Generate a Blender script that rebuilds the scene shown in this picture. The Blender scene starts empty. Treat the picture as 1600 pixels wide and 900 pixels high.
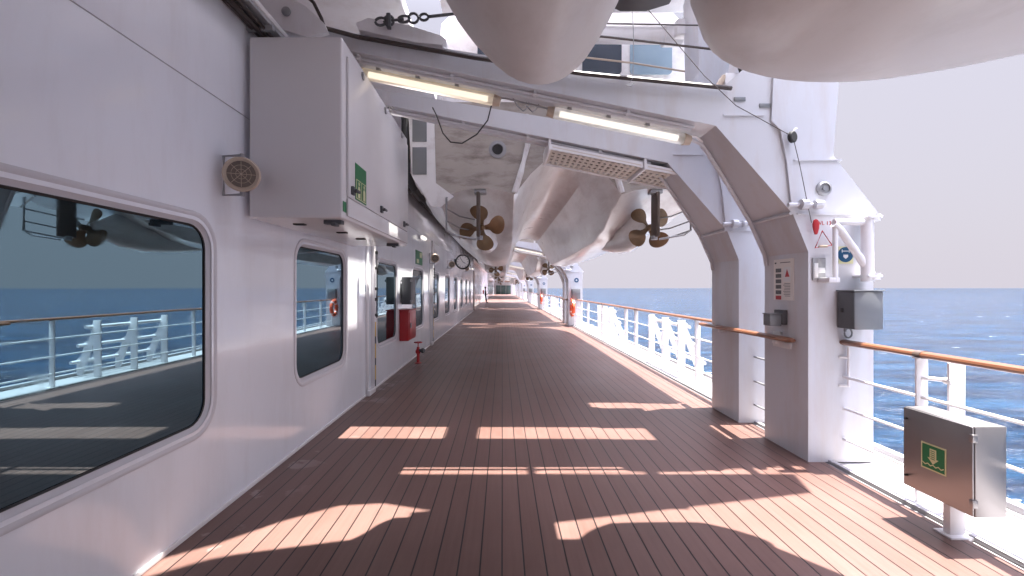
import bpy, bmesh, math, random
from mathutils import Vector, Matrix, noise
random.seed(7)
PI = math.pi
C = bpy.context.scene.collection
SC = bpy.context.scene
H = 1.656            # eye height above the deck
F = 711.0            # focal length in photo pixels (16 mm lens)
VX, VY = 785.0, 450.0

# ------------------------------------------------------------------ materials
def nodes_of(name):
    m = bpy.data.materials.new(name); m.use_nodes = True
    nt = m.node_tree
    return m, nt, nt.nodes['Principled BSDF']

def N(nt, t, **kw):
    n = nt.nodes.new(t)
    for k, v in kw.items():
        if k in n.inputs: n.inputs[k].default_value = v
        else: setattr(n, k, v)
    return n

def paint(name, col, rough=0.35, var=0.06, bump=0.06, scale=3.0, spec=0.5, metal=0.0, dirt=None, dirt_amt=0.0, dirt_scale=(1, 1, 1), coat=0.0, fine=60.0):
    """painted / moulded surface: base colour with slow mottling, roughness variation and a faint unevenness"""
    m, nt, bs = nodes_of(name)
    L = nt.links
    tc = N(nt, 'ShaderNodeTexCoord')
    n1 = N(nt, 'ShaderNodeTexNoise', Scale=scale, Detail=5.0, Roughness=0.6)
    L.new(tc.outputs['Object'], n1.inputs['Vector'])
    mx = N(nt, 'ShaderNodeMix', data_type='RGBA')
    a = [c * (1 - var) for c in col]; b = [min(1, c * (1 + var)) for c in col]
    mx.inputs[6].default_value = (*a, 1); mx.inputs[7].default_value = (*b, 1)
    L.new(n1.outputs[0], mx.inputs[0])
    out = mx.outputs[2]
    if dirt:
        mp = N(nt, 'ShaderNodeMapping'); mp.inputs['Scale'].default_value = dirt_scale
        L.new(tc.outputs['Object'], mp.inputs['Vector'])
        n2 = N(nt, 'ShaderNodeTexNoise', Scale=2.4, Detail=9.0, Roughness=0.68)
        L.new(mp.outputs[0], n2.inputs['Vector'])
        rp = N(nt, 'ShaderNodeMapRange'); rp.inputs[1].default_value = 0.48; rp.inputs[2].default_value = 0.72
        rp.inputs[4].default_value = dirt_amt
        L.new(n2.outputs[0], rp.inputs[0])
        m2 = N(nt, 'ShaderNodeMix', data_type='RGBA')
        m2.inputs[7].default_value = (*dirt, 1)
        L.new(rp.outputs[0], m2.inputs[0]); L.new(out, m2.inputs[6])
        out = m2.outputs[2]
    L.new(out, bs.inputs['Base Color'])
    rr = N(nt, 'ShaderNodeMapRange'); rr.inputs[3].default_value = max(0.02, rough - 0.08); rr.inputs[4].default_value = rough + 0.1
    L.new(n1.outputs[0], rr.inputs[0]); L.new(rr.outputs[0], bs.inputs['Roughness'])
    bs.inputs['Metallic'].default_value = metal
    bs.inputs['Specular IOR Level'].default_value = spec
    if coat: bs.inputs['Coat Weight'].default_value = coat; bs.inputs['Coat Roughness'].default_value = 0.08
    if bump:
        n3 = N(nt, 'ShaderNodeTexNoise', Scale=1.6, Detail=2.0)
        n4 = N(nt, 'ShaderNodeTexNoise', Scale=fine, Detail=3.0)
        L.new(tc.outputs['Object'], n3.inputs['Vector']); L.new(tc.outputs['Object'], n4.inputs['Vector'])
        b1 = N(nt, 'ShaderNodeBump', Strength=bump * 2, Distance=0.06); L.new(n3.outputs[0], b1.inputs['Height'])
        b2 = N(nt, 'ShaderNodeBump', Strength=bump, Distance=0.004); L.new(n4.outputs[0], b2.inputs['Height'])
        L.new(b1.outputs[0], b2.inputs['Normal']); L.new(b2.outputs[0], bs.inputs['Normal'])
    return m

M = {}
M['wall'] = paint('wall_paint', (0.85, 0.87, 0.925), 0.20, 0.03, 0.035, 1.2, dirt=(0.55, 0.50, 0.47), dirt_amt=0.18, dirt_scale=(1.2, 1.2, 0.25), coat=0.6)
M['white'] = paint('white_paint', (0.75, 0.74, 0.755), 0.32, 0.04, 0.025, 2.5, dirt=(0.50, 0.42, 0.36), dirt_amt=0.30, dirt_scale=(1.5, 1.5, 0.35))
M['davit'] = paint('davit_paint', (0.58, 0.585, 0.62), 0.34, 0.04, 0.025, 2.5, dirt=(0.46, 0.36, 0.29), dirt_amt=0.35, dirt_scale=(1.6, 1.6, 0.3))
M['cab'] = paint('cabinet_paint', (0.70, 0.68, 0.685), 0.22, 0.02, 0.02, 1.5)
M['trim'] = paint('window_trim', (0.60, 0.59, 0.62), 0.35, 0.04, 0.04, 4)
M['gel'] = paint('hull_gelcoat', (0.78, 0.77, 0.77), 0.30, 0.04, 0.12, 1.5, dirt=(0.36, 0.29, 0.25), dirt_amt=0.45, dirt_scale=(1.2, 0.35, 1.2), coat=0.25)
M['gelbow'] = paint('weathered_hull', (0.60, 0.575, 0.56), 0.42, 0.05, 0.06, 2.2, dirt=(0.36, 0.31, 0.27), dirt_amt=0.32, dirt_scale=(1.5, 0.5, 1.5), fine=160, coat=0.08)
M['transom'] = paint('stained_transom', (0.40, 0.36, 0.32), 0.5, 0.14, 0.06, 5, dirt=(0.13, 0.10, 0.08), dirt_amt=0.85, dirt_scale=(0.8, 1, 2.6))
M['grey'] = paint('grey_enamel', (0.20, 0.21, 0.22), 0.4, 0.06, 0.04, 5, metal=0.3)
M['darkbox'] = paint('charcoal_enamel', (0.075, 0.078, 0.085), 0.45, 0.08, 0.04, 5)
M['black'] = paint('black_rubber', (0.018, 0.017, 0.017), 0.6, 0.2, 0.1, 9)
M['cable'] = paint('cable_sheath', (0.05, 0.036, 0.032), 0.5, 0.2, 0.05, 9)
M['bronze'] = paint('propeller_bronze', (0.23, 0.145, 0.08), 0.38, 0.22, 0.05, 9, metal=0.5, dirt=(0.09, 0.07, 0.055), dirt_amt=0.6)
M['rudder'] = paint('rudder_paint', (0.085, 0.060, 0.048), 0.5, 0.2, 0.05, 9)
M['steel'] = paint('brushed_steel', (0.30, 0.285, 0.28), 0.36, 0.05, 0.03, 6, metal=0.85, fine=220)
M['zinc'] = paint('galvanised_steel', (0.34, 0.34, 0.35), 0.5, 0.15, 0.06, 12, metal=0.6)
M['red'] = paint('red_enamel', (0.42, 0.022, 0.028), 0.33, 0.08, 0.03, 6)
M['orange'] = paint('lifebuoy_orange', (0.72, 0.105, 0.035), 0.5, 0.06, 0.04, 8)
M['reflective'] = paint('reflective_tape', (0.7, 0.7, 0.7), 0.4, 0.04, 0, 8)
M['green'] = paint('sign_green', (0.012, 0.16, 0.055), 0.45, 0.04, 0, 8)
M['glow'] = paint('photoluminescent_yellow', (0.62, 0.62, 0.36), 0.5, 0.03, 0, 8)
M['blue'] = paint('sign_blue', (0.010, 0.075, 0.17), 0.4, 0.04, 0, 8)
M['paper'] = paint('paper', (0.74, 0.70, 0.66), 0.6, 0.03, 0, 8)
M['ink'] = paint('ink', (0.06, 0.06, 0.065), 0.6, 0.1, 0, 8)
M['photoink'] = paint('printed_photo', (0.13, 0.135, 0.14), 0.6, 0.9, 0, 42)
M['beige'] = paint('aged_plastic', (0.50, 0.40, 0.31), 0.45, 0.08, 0.03, 8)
M['grating'] = paint('perforated_metal', (0.62, 0.56, 0.50), 0.5, 0.08, 0.02, 6)
M['grille'] = paint('grille', (0.16, 0.125, 0.10), 0.6, 0.1, 0.03, 8)
M['yellow'] = paint('yellow_paint', (0.60, 0.38, 0.05), 0.45, 0.08, 0.02, 8)
M['pinkwall'] = paint('upper_house_paint', (0.60, 0.53, 0.54), 0.4, 0.04, 0.05, 2)
M['teal'] = paint('cloth', (0.02, 0.02, 0.024), 0.8, 0.2, 0.05, 12)
M['skin'] = paint('skin', (0.42, 0.25, 0.18), 0.5, 0.08, 0, 12)
M['hair'] = paint('dark_hair', (0.015, 0.011, 0.009), 0.6, 0.2, 0.05, 20)
M['brown'] = paint('brown_panelling', (0.20, 0.12, 0.085), 0.5, 0.15, 0.04, 3)
M['doorglass'] = paint('green_door_glass', (0.10, 0.17, 0.16), 0.15, 0.1, 0, 2)
M['wingrey'] = paint('tinted_boat_glass', (0.045, 0.06, 0.085), 0.08, 0.1, 0, 2, spec=0.8)
M['winpale'] = paint('pale_boat_glass', (0.26, 0.36, 0.44), 0.1, 0.1, 0, 2, spec=0.8)

def glass_mat():
    m, nt, bs = nodes_of('dark_window_glass')
    L = nt.links
    bs.inputs['Base Color'].default_value = (0.006, 0.009, 0.011, 1)
    bs.inputs['Roughness'].default_value = 0.015
    bs.inputs['IOR'].default_value = 3.4
    bs.inputs['Specular Tint'].default_value = (0.55, 0.86, 1.0, 1)
    tc = N(nt, 'ShaderNodeTexCoord')
    n = N(nt, 'ShaderNodeTexNoise', Scale=0.9, Detail=1.0)
    L.new(tc.outputs['Object'], n.inputs['Vector'])
    sm = N(nt, 'ShaderNodeTexNoise', Scale=7.0, Detail=6.0, Roughness=0.7); L.new(tc.outputs['Object'], sm.inputs['Vector'])
    sr = N(nt, 'ShaderNodeMapRange'); sr.inputs[1].default_value = 0.5; sr.inputs[2].default_value = 0.8; sr.inputs[3].default_value = 0.012; sr.inputs[4].default_value = 0.09
    L.new(sm.outputs[0], sr.inputs[0]); L.new(sr.outputs[0], bs.inputs['Roughness'])
    b = N(nt, 'ShaderNodeBump', Strength=0.03, Distance=0.03)
    L.new(n.outputs[0], b.inputs['Height']); L.new(b.outputs[0], bs.inputs['Normal'])
    return m
M['glass'] = glass_mat()

def wood_mat(name, c1, c2, rough):
    m, nt, bs = nodes_of(name); L = nt.links
    tc = N(nt, 'ShaderNodeTexCoord')
    mp = N(nt, 'ShaderNodeMapping'); mp.inputs['Scale'].default_value = (30, 1.2, 30)
    L.new(tc.outputs['Object'], mp.inputs[0])
    n = N(nt, 'ShaderNodeTexNoise', Scale=1.5, Detail=6.0, Roughness=0.6); L.new(mp.outputs[0], n.inputs['Vector'])
    mx = N(nt, 'ShaderNodeMix', data_type='RGBA')
    mx.inputs[6].default_value = (*c1, 1); mx.inputs[7].default_value = (*c2, 1)
    L.new(n.outputs[0], mx.inputs[0]); L.new(mx.outputs[2], bs.inputs['Base Color'])
    bs.inputs['Roughness'].default_value = rough
    bs.inputs['Coat Weight'].default_value = 0.3; bs.inputs['Coat Roughness'].default_value = 0.2
    return m
M['teak'] = wood_mat('varnished_teak', (0.12, 0.045, 0.02), (0.25, 0.10, 0.05), 0.35)

def deck_mat():
    m, nt, bs = nodes_of('planked_deck'); L = nt.links
    tc = N(nt, 'ShaderNodeTexCoord')
    sp = N(nt, 'ShaderNodeSeparateXYZ'); L.new(tc.outputs['Object'], sp.inputs[0])
    W = 0.131
    dv = N(nt, 'ShaderNodeMath', operation='DIVIDE'); dv.inputs[1].default_value = W
    L.new(sp.outputs['X'], dv.inputs[0])
    # the caulking wanders by a millimetre or so
    mpw = N(nt, 'ShaderNodeMapping'); mpw.inputs['Scale'].default_value = (4, 0.6, 1)
    L.new(tc.outputs['Object'], mpw.inputs[0])
    nw = N(nt, 'ShaderNodeTexNoise', Scale=1.0, Detail=2.0); L.new(mpw.outputs[0], nw.inputs['Vector'])
    wob = N(nt, 'ShaderNodeMath', operation='MULTIPLY_ADD'); wob.inputs[1].default_value = 0.03
    L.new(nw.outputs[0], wob.inputs[0]); L.new(dv.outputs[0], wob.inputs[2])
    fr = N(nt, 'ShaderNodeMath', operation='FRACT'); L.new(wob.outputs[0], fr.inputs[0])
    fl = N(nt, 'ShaderNodeMath', operation='FLOOR'); L.new(wob.outputs[0], fl.inputs[0])
    # seam mask
    ab = N(nt, 'ShaderNodeMath', operation='SUBTRACT'); ab.inputs[1].default_value = 0.5; L.new(fr.outputs[0], ab.inputs[0])
    ab2 = N(nt, 'ShaderNodeMath', operation='ABSOLUTE'); L.new(ab.outputs[0], ab2.inputs[0])
    seam = N(nt, 'ShaderNodeMapRange'); seam.inputs[1].default_value = 0.458; seam.inputs[2].default_value = 0.470
    L.new(ab2.outputs[0], seam.inputs[0])
    # plank tone
    wn = N(nt, 'ShaderNodeTexWhiteNoise', noise_dimensions='1D'); L.new(fl.outputs[0], wn.inputs['W'])
    mpg = N(nt, 'ShaderNodeMapping'); mpg.inputs['Scale'].default_value = (38, 1.4, 1)
    L.new(tc.outputs['Object'], mpg.inputs[0])
    grain = N(nt, 'ShaderNodeTexNoise', Scale=1.0, Detail=7.0, Roughness=0.65); L.new(mpg.outputs[0], grain.inputs['Vector'])
    big = N(nt, 'ShaderNodeTexNoise', Scale=0.8, Detail=6.0, Roughness=0.62); L.new(tc.outputs['Object'], big.inputs['Vector'])
    mixf = N(nt, 'ShaderNodeMath', operation='MULTIPLY_ADD'); mixf.inputs[1].default_value = 0.14
    L.new(wn.outputs[0], mixf.inputs[0])
    g2 = N(nt, 'ShaderNodeMath', operation='MULTIPLY'); g2.inputs[1].default_value = 0.45; L.new(grain.outputs[0], g2.inputs[0])
    L.new(g2.outputs[0], mixf.inputs[2])
    b2 = N(nt, 'ShaderNodeMath', operation='MULTIPLY_ADD'); b2.inputs[1].default_value = 0.70
    L.new(big.outputs[0], b2.inputs[0]); L.new(mixf.outputs[0], b2.inputs[2])
    col = N(nt, 'ShaderNodeValToRGB')
    e = col.color_ramp.elements
    e[0].position = 0.25; e[0].color = (0.092, 0.046, 0.036, 1)
    e[1].position = 0.95; e[1].color = (0.185, 0.108, 0.092, 1)
    L.new(b2.outputs[0], col.inputs[0])
    # speckle of scuffs and dried salt
    sc = N(nt, 'ShaderNodeTexNoise', Scale=55.0, Detail=4.0, Roughness=0.7); L.new(tc.outputs['Object'], sc.inputs['Vector'])
    sm = N(nt, 'ShaderNodeMapRange'); sm.inputs[1].default_value = 0.66; sm.inputs[2].default_value = 0.78; sm.inputs[4].default_value = 0.35
    L.new(sc.outputs[0], sm.inputs[0])
    mx1 = N(nt, 'ShaderNodeMix', data_type='RGBA'); mx1.inputs[7].default_value = (0.40, 0.31, 0.27, 1)
    L.new(sm.outputs[0], mx1.inputs[0]); L.new(col.outputs[0], mx1.inputs[6])
    # salt rings along the house side
    edge = N(nt, 'ShaderNodeMapRange'); edge.inputs[1].default_value = -1.55; edge.inputs[2].default_value = -2.05; 
    L.new(sp.outputs['X'], edge.inputs[0])
    s2 = N(nt, 'ShaderNodeTexNoise', Scale=1.7, Detail=5.0, Roughness=0.6); L.new(tc.outputs['Object'], s2.inputs['Vector'])
    s3 = N(nt, 'ShaderNodeMapRange'); s3.inputs[1].default_value = 0.57; s3.inputs[2].default_value = 0.60; s3.inputs[4].default_value = 0.55
    L.new(s2.outputs[0], s3.inputs[0])
    s4 = N(nt, 'ShaderNodeMath', operation='MULTIPLY'); L.new(edge.outputs[0], s4.inputs[0]); L.new(s3.outputs[0], s4.inputs[1])
    mx2 = N(nt, 'ShaderNodeMix', data_type='RGBA'); mx2.inputs[7].default_value = (0.36, 0.30, 0.29, 1)
    L.new(s4.outputs[0], mx2.inputs[0]); L.new(mx1.outputs[2], mx2.inputs[6])
    mx3 = N(nt, 'ShaderNodeMix', data_type='RGBA'); mx3.inputs[7].default_value = (0.010, 0.008, 0.008, 1)
    L.new(seam.outputs[0], mx3.inputs[0]); L.new(mx2.outputs[2], mx3.inputs[6])
    L.new(mx3.outputs[2], bs.inputs['Base Color'])
    rr = N(nt, 'ShaderNodeMapRange'); rr.inputs[3].default_value = 0.28; rr.inputs[4].default_value = 0.52
    L.new(big.outputs[0], rr.inputs[0]); L.new(rr.outputs[0], bs.inputs['Roughness'])
    bs.inputs['Specular IOR Level'].default_value = 0.35
    inv = N(nt, 'ShaderNodeMath', operation='SUBTRACT'); inv.inputs[0].default_value = 1.0; L.new(seam.outputs[0], inv.inputs[1])
    bp = N(nt, 'ShaderNodeBump', Strength=0.5, Distance=0.003); L.new(inv.outputs[0], bp.inputs['Height'])
    bp2 = N(nt, 'ShaderNodeBump', Strength=0.12, Distance=0.002); L.new(grain.outputs[0], bp2.inputs['Height'])
    L.new(bp.outputs[0], bp2.inputs['Normal']); L.new(bp2.outputs[0], bs.inputs['Normal'])
    return m
M['deck'] = deck_mat()

def sea_mat():
    m, nt, bs = nodes_of('sea_water'); L = nt.links
    tc = N(nt, 'ShaderNodeTexCoord')
    def nz(scale, sx, sy, det, rot):
        mp = N(nt, 'ShaderNodeMapping'); mp.inputs['Scale'].default_value = (sx, sy, 1); mp.inputs['Rotation'].default_value = (0, 0, rot)
        L.new(tc.outputs['Object'], mp.inputs[0])
        n = N(nt, 'ShaderNodeTexNoise', Scale=scale, Detail=det, Roughness=0.58); L.new(mp.outputs[0], n.inputs['Vector'])
        return n
    a = nz(0.05, 0.7, 1.6, 8.0, 0.5)
    b = nz(0.35, 0.7, 1.5, 6.0, 0.2)
    b1 = N(nt, 'ShaderNodeBump', Strength=1.0, Distance=4.0); L.new(a.outputs[0], b1.inputs['Height'])
    b2 = N(nt, 'ShaderNodeBump', Strength=1.0, Distance=1.1); L.new(b.outputs[0], b2.inputs['Height']); L.new(b1.outputs[0], b2.inputs['Normal'])
    d = nz(0.13, 0.6, 1.7, 7.0, 0.35)
    b3 = N(nt, 'ShaderNodeBump', Strength=1.0, Distance=2.4); L.new(d.outputs[0], b3.inputs['Height']); L.new(b2.outputs[0], b3.inputs['Normal'])
    L.new(b3.outputs[0], bs.inputs['Normal'])
    big = nz(0.10, 0.45, 2.0, 8.0, 0.28)
    cr = N(nt, 'ShaderNodeValToRGB'); e = cr.color_ramp.elements
    e[0].position = 0.38; e[0].color = (0.0007, 0.009, 0.026, 1); e[1].position = 0.64; e[1].color = (0.0022, 0.032, 0.074, 1)
    L.new(big.outputs[0], cr.inputs[0])
    # white caps and the wash alongside the ship
    w1 = nz(0.16, 0.55, 1.9, 9.0, 0.25)
    c1 = N(nt, 'ShaderNodeMapRange'); c1.inputs[1].default_value = 0.735; c1.inputs[2].default_value = 0.76
    L.new(w1.outputs[0], c1.inputs[0])
    sp = N(nt, 'ShaderNodeSeparateXYZ'); L.new(tc.outputs['Object'], sp.inputs[0])
    ban = N(nt, 'ShaderNodeMapRange', interpolation_type='SMOOTHSTEP'); ban.inputs[1].default_value = 46.0; ban.inputs[2].default_value = 34.0; ban.inputs[4].default_value = 0.15
    L.new(sp.outputs['X'], ban.inputs[0])
    ad = N(nt, 'ShaderNodeMath', operation='ADD'); L.new(w1.outputs[0], ad.inputs[0]); L.new(ban.outputs[0], ad.inputs[1])
    c2 = N(nt, 'ShaderNodeMapRange'); c2.inputs[1].default_value = 0.69; c2.inputs[2].default_value = 0.76
    L.new(ad.outputs[0], c2.inputs[0])
    mxf = N(nt, 'ShaderNodeMath', operation='MAXIMUM'); L.new(c1.outputs[0], mxf.inputs[0]); L.new(c2.outputs[0], mxf.inputs[1])
    fo = N(nt, 'ShaderNodeMix', data_type='RGBA'); fo.inputs[7].default_value = (0.75, 0.8, 0.83, 1)
    L.new(mxf.outputs[0], fo.inputs[0]); L.new(cr.outputs[0], fo.inputs[6]); L.new(fo.outputs[2], bs.inputs['Base Color'])
    rg = N(nt, 'ShaderNodeMapRange'); rg.inputs[3].default_value = 0.14; rg.inputs[4].default_value = 0.7
    L.new(mxf.outputs[0], rg.inputs[0]); L.new(rg.outputs[0], bs.inputs['Roughness'])
    bs.inputs['IOR'].default_value = 1.33; bs.inputs['Specular IOR Level'].default_value = 0.5
    return m
M['sea'] = sea_mat()

def lamp_mat(name, col, s):
    m, nt, bs = nodes_of(name)
    bs.inputs['Base Color'].default_value = (*col, 1)
    bs.inputs['Emission Color'].default_value = (*col, 1)
    bs.inputs['Emission Strength'].default_value = s
    bs.inputs['Roughness'].default_value = 0.3
    return m
M['tube'] = lamp_mat('fluorescent_tube', (1.0, 0.95, 0.88), 0.17)
def diffuser(name, col):
    m, nt, bs = nodes_of(name)
    bs.inputs['Base Color'].default_value = (*col, 1)
    bs.inputs['Roughness'].default_value = 0.35
    bs.inputs['Transmission Weight'].default_value = 0.85
    bs.inputs['IOR'].default_value = 1.15
    bs.inputs['Emission Color'].default_value = (*[c ** 1.3 for c in col], 1); bs.inputs['Emission Strength'].default_value = 0.012
    return m
M['diff'] = diffuser('yellowed_diffuser', (0.86, 0.76, 0.60)); M['diffpale'] = diffuser('pale_diffuser', (0.86, 0.83, 0.78))

# ------------------------------------------------------------------ builder
class MB:
    def __init__(s): s.bm = bmesh.new(); s.mats = []
    def _fin(s, geom_faces, mat):
        if mat is None: return
        if mat not in s.mats: s.mats.append(mat)
        i = s.mats.index(mat)
        for f in geom_faces: f.material_index = i
    def box(s, x0, x1, y0, y1, z0, z1, bev=0.0, mat=None, mtx=None, seg=2):
        r = bmesh.ops.create_cube(s.bm, size=1.0)
        vs = r['verts']
        for v in vs:
            v.co = Vector(((x0 + x1) / 2 + v.co.x * (x1 - x0), (y0 + y1) / 2 + v.co.y * (y1 - y0), (z0 + z1) / 2 + v.co.z * (z1 - z0)))
        fs = set(f for v in vs for f in v.link_faces)
        s._fin(fs, mat)
        if bev > 0:
            es = list(set(e for v in vs for e in v.link_edges))
            rb = bmesh.ops.bevel(s.bm, geom=es, offset=bev, segments=seg, affect='EDGES', profile=0.5)
            vs = list(set(v for f in rb['faces'] for v in f.verts) | set(v for v in vs if v.is_valid))
        if mtx is not None:
            for v in vs: v.co = mtx @ v.co
        return s
    def rod(s, p0, p1, r, n=10, r1=None, mat=None):
        p0 = Vector(p0); p1 = Vector(p1); d = p1 - p0
        q = d.to_track_quat('Z', 'Y').to_matrix().to_4x4()
        m = Matrix.Translation((p0 + p1) / 2) @ q
        rr = bmesh.ops.create_cone(s.bm, cap_ends=True, segments=n, radius1=r, radius2=r if r1 is None else r1, depth=d.length, matrix=m)
        s._fin(set(f for v in rr['verts'] for f in v.link_faces), mat)
        return s
    def tube(s, pts, r, n=8, mat=None, closed=False):
        pts = [Vector(p) for p in pts]; k = len(pts); rings = []
        up = Vector((0.123, 0.07, 1)).normalized()
        for i, p in enumerate(pts):
            a = pts[(i - 1) % k] if (closed or i > 0) else p
            b = pts[(i + 1) % k] if (closed or i < k - 1) else p
            t = (b - a).normalized()
            u = t.cross(up)
            if u.length < 1e-3: u = t.cross(Vector((1, 0, 0)))
            u.normalize(); w = u.cross(t)
            rad = r[i] if isinstance(r, (list, tuple)) else r
            rings.append([s.bm.verts.new(p + (u * math.cos(j * 2 * PI / n) + w * math.sin(j * 2 * PI / n)) * rad) for j in range(n)])
        fs = []
        for i in range(k if closed else k - 1):
            A = rings[i]; B = rings[(i + 1) % k]
            for j in range(n): fs.append(s.bm.faces.new((A[j], A[(j + 1) % n], B[(j + 1) % n], B[j])))
        if not closed:
            fs.append(s.bm.faces.new(rings[0][::-1])); fs.append(s.bm.faces.new(rings[-1]))
        s._fin(fs, mat)
        return s
    def prism(s, near, far, mat=None):
        """two matching rings of 3-D points, capped"""
        a = [s.bm.verts.new(p) for p in near]; b = [s.bm.verts.new(p) for p in far]; n = len(a)
        fs = [s.bm.faces.new((a[i], a[(i + 1) % n], b[(i + 1) % n], b[i])) for i in range(n)]
        fs.append(s.bm.faces.new(a[::-1])); fs.append(s.bm.faces.new(b))
        s._fin(fs, mat)
        return s
    def loft(s, rings, cap0=True, cap1=True, closed=True, mat=None):
        R = [[s.bm.verts.new(p) for p in r] for r in rings]; n = len(R[0]); fs = []
        for i in range(len(R) - 1):
            for j in range(n if closed else n - 1):
                fs.append(s.bm.faces.new((R[i][j], R[i][(j + 1) % n], R[i + 1][(j + 1) % n], R[i + 1][j])))
        if cap0: fs.append(s.bm.faces.new(R[0][::-1]))
        if cap1: fs.append(s.bm.faces.new(R[-1]))
        s._fin(fs, mat)
        return s
    def lathe(s, prof, mtx, n=24, mat=None, cap=True):
        """prof: (r, h) pairs about local Z"""
        rings = [[mtx @ Vector((max(r, 1e-4) * math.cos(j * 2 * PI / n), max(r, 1e-4) * math.sin(j * 2 * PI / n), h)) for j in range(n)] for r, h in prof]
        return s.loft(rings, cap, cap, True, mat)
    def quad(s, pts, mat=None):
        f = s.bm.faces.new([s.bm.verts.new(p) for p in pts]); s._fin([f], mat); return s
    def build(s, name, mat, parent=None, smooth=True, ang=35):
        bmesh.ops.recalc_face_normals(s.bm, faces=s.bm.faces[:])
        me = bpy.data.meshes.new(name)
        if s.mats:
            s.bm.to_mesh(me)
            for m in s.mats: me.materials.append(m)
        else:
            s.bm.to_mesh(me); me.materials.append(mat)
        s.bm.free()
        if smooth:
            for p in me.polygons: p.use_smooth = True
            me.set_sharp_from_angle(angle=math.radians(ang))
        o = bpy.data.objects.new(name, me); C.objects.link(o)
        if parent is not None:
            o.parent = parent
            o.matrix_parent_inverse = parent_world(parent).inverted()
        return o

def parent_world(o):
    m = o.matrix_basis.copy()
    while o.parent is not None:
        m = o.parent.matrix_basis @ o.matrix_parent_inverse @ m
        o = o.parent
    return m

def tag(o, label, cat, group=None, kind=None):
    o['label'] = label; o['category'] = cat
    if group: o['group'] = group
    if kind: o['kind'] = kind
    return o
def struct(o): o['kind'] = 'structure'; return o
def thing(name, label, cat, loc=(0, 0, 0), group=None):
    o = bpy.data.objects.new(name, None); C.objects.link(o)
    o.location = loc; o.empty_display_size = 0.2
    return tag(o, label, cat, group)
def copy_tree(o, dx=0, dy=0, dz=0, label=None, group=None):
    c = o.copy(); C.objects.link(c)
    c.location = (o.location.x + dx, o.location.y + dy, o.location.z + dz)
    if label: c['label'] = label
    if group: c['group'] = group
    def rec(src, dst):
        for ch in list(src.children):
            k = ch.copy(); C.objects.link(k); k.parent = dst; k.matrix_parent_inverse = ch.matrix_parent_inverse.copy()
            rec(ch, k)
    rec(o, c)
    return c
def ORD(i): return ['nearest', 'second', 'third', 'fourth', 'fifth', 'sixth', 'seventh', 'eighth', 'ninth', 'tenth'][i]
def AX(axis, loc):
    """matrix that sends local Z to axis at loc"""
    return Matrix.Translation(Vector(loc)) @ Vector(axis).to_track_quat('Z', 'Y').to_matrix().to_4x4()
def text_mesh(txt, size, mtx, depth=0.001):
    cu = bpy.data.curves.new('t', 'FONT'); cu.body = txt; cu.size = size; cu.extrude = depth; cu.align_x = 'CENTER'; cu.align_y = 'CENTER'
    o = bpy.data.objects.new('t', cu); C.objects.link(o)
    bpy.context.view_layer.update()
    me = bpy.data.meshes.new_from_object(o.evaluated_get(bpy.context.evaluated_depsgraph_get()))
    bpy.data.objects.remove(o); bpy.data.curves.remove(cu)
    me.transform(mtx)
    return me
def text_obj(name, txt, size, mtx, mat, parent=None):
    me = text_mesh(txt, size, mtx); me.materials.clear(); me.materials.append(mat)
    o = bpy.data.objects.new(name, me); C.objects.link(o)
    if parent is not None: o.parent = parent; o.matrix_parent_inverse = parent_world(parent).inverted()
    return o
def rrect(y0, y1, z0, z1, r, n=6):
    pts = []
    for cy, cz, a0 in ((y1 - r, z1 - r, 0), (y0 + r, z1 - r, 90), (y0 + r, z0 + r, 180), (y1 - r, z0 + r, 270)):
        for i in range(n + 1):
            a = math.radians(a0 + 90 * i / n); pts.append((cy + r * math.cos(a), cz + r * math.sin(a)))
    return pts

PERIOD = 15.7
NP = 7                     # davit pairs along the deck
XW = -2.09                 # face of the deckhouse
YEND = 122.0
def wy(x): return F * 2.09 / (VX - x)          # depth of a wall point seen at photo column x

# ------------------------------------------------------------------ setting
b = MB(); b.quad([(-2.7, -14, 0), (3.06, -14, 0), (3.06, YEND + 6, 0), (-2.7, YEND + 6, 0)])
struct(b.build('deck', M['deck']))
b = MB()
b.box(3.06, 3.86, -14, YEND + 6, -0.30, -0.012)
b.box(3.10, 3.15, -14, YEND + 6, -0.012, 0.022, 0.006)
b.box(3.80, 3.88, -14, YEND + 6, -0.012, 0.05, 0.012)
M['gutter'] = paint('gutter_paint', (0.32, 0.31, 0.32), 0.5, 0.08, 0.05, 3, dirt=(0.30, 0.27, 0.25), dirt_amt=0.4, dirt_scale=(2, 0.4, 1))
struct(b.build('deck_gutter', M['gutter']))
b = MB(); b.box(-3.2, 3.84, -14, YEND + 6, -15.2, -0.31)
struct(b.build('ship_hull', M['white']))
# the sea: graded sheet with real swell near the ship, flat to the horizon
bm = MB()
ZS = -15.0
xs = [-30000, -6000, -1500, -400, -60]
x = -20.0
while x < 40000:
    xs.append(x); x += max(1.6, abs(x) * 0.022)
xs.append(40000)
ys = []
y = -30.0
while y < 40000:
    ys.append(y); y += max(1.6, abs(y) * 0.02)
ys = [-30000, -4000, -700, -150] + ys + [40000]
def swell(x, y):
    d = math.hypot(x, y)
    if d > 900: return 0
    f = max(0.0, 1 - d / 900)
    v = Vector((x * 0.045, y * 0.085, 0.3))
    return f * (0.75 * noise.noise(v) + 0.35 * noise.noise(v * 2.3 + Vector((5, 3, 1))))
R = [[(x, y, ZS + swell(x, y)) for x in xs] for y in ys]
bm.loft(R, False, False, False)
sea = struct(bm.build('sea', M['sea'], ang=180))

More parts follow.
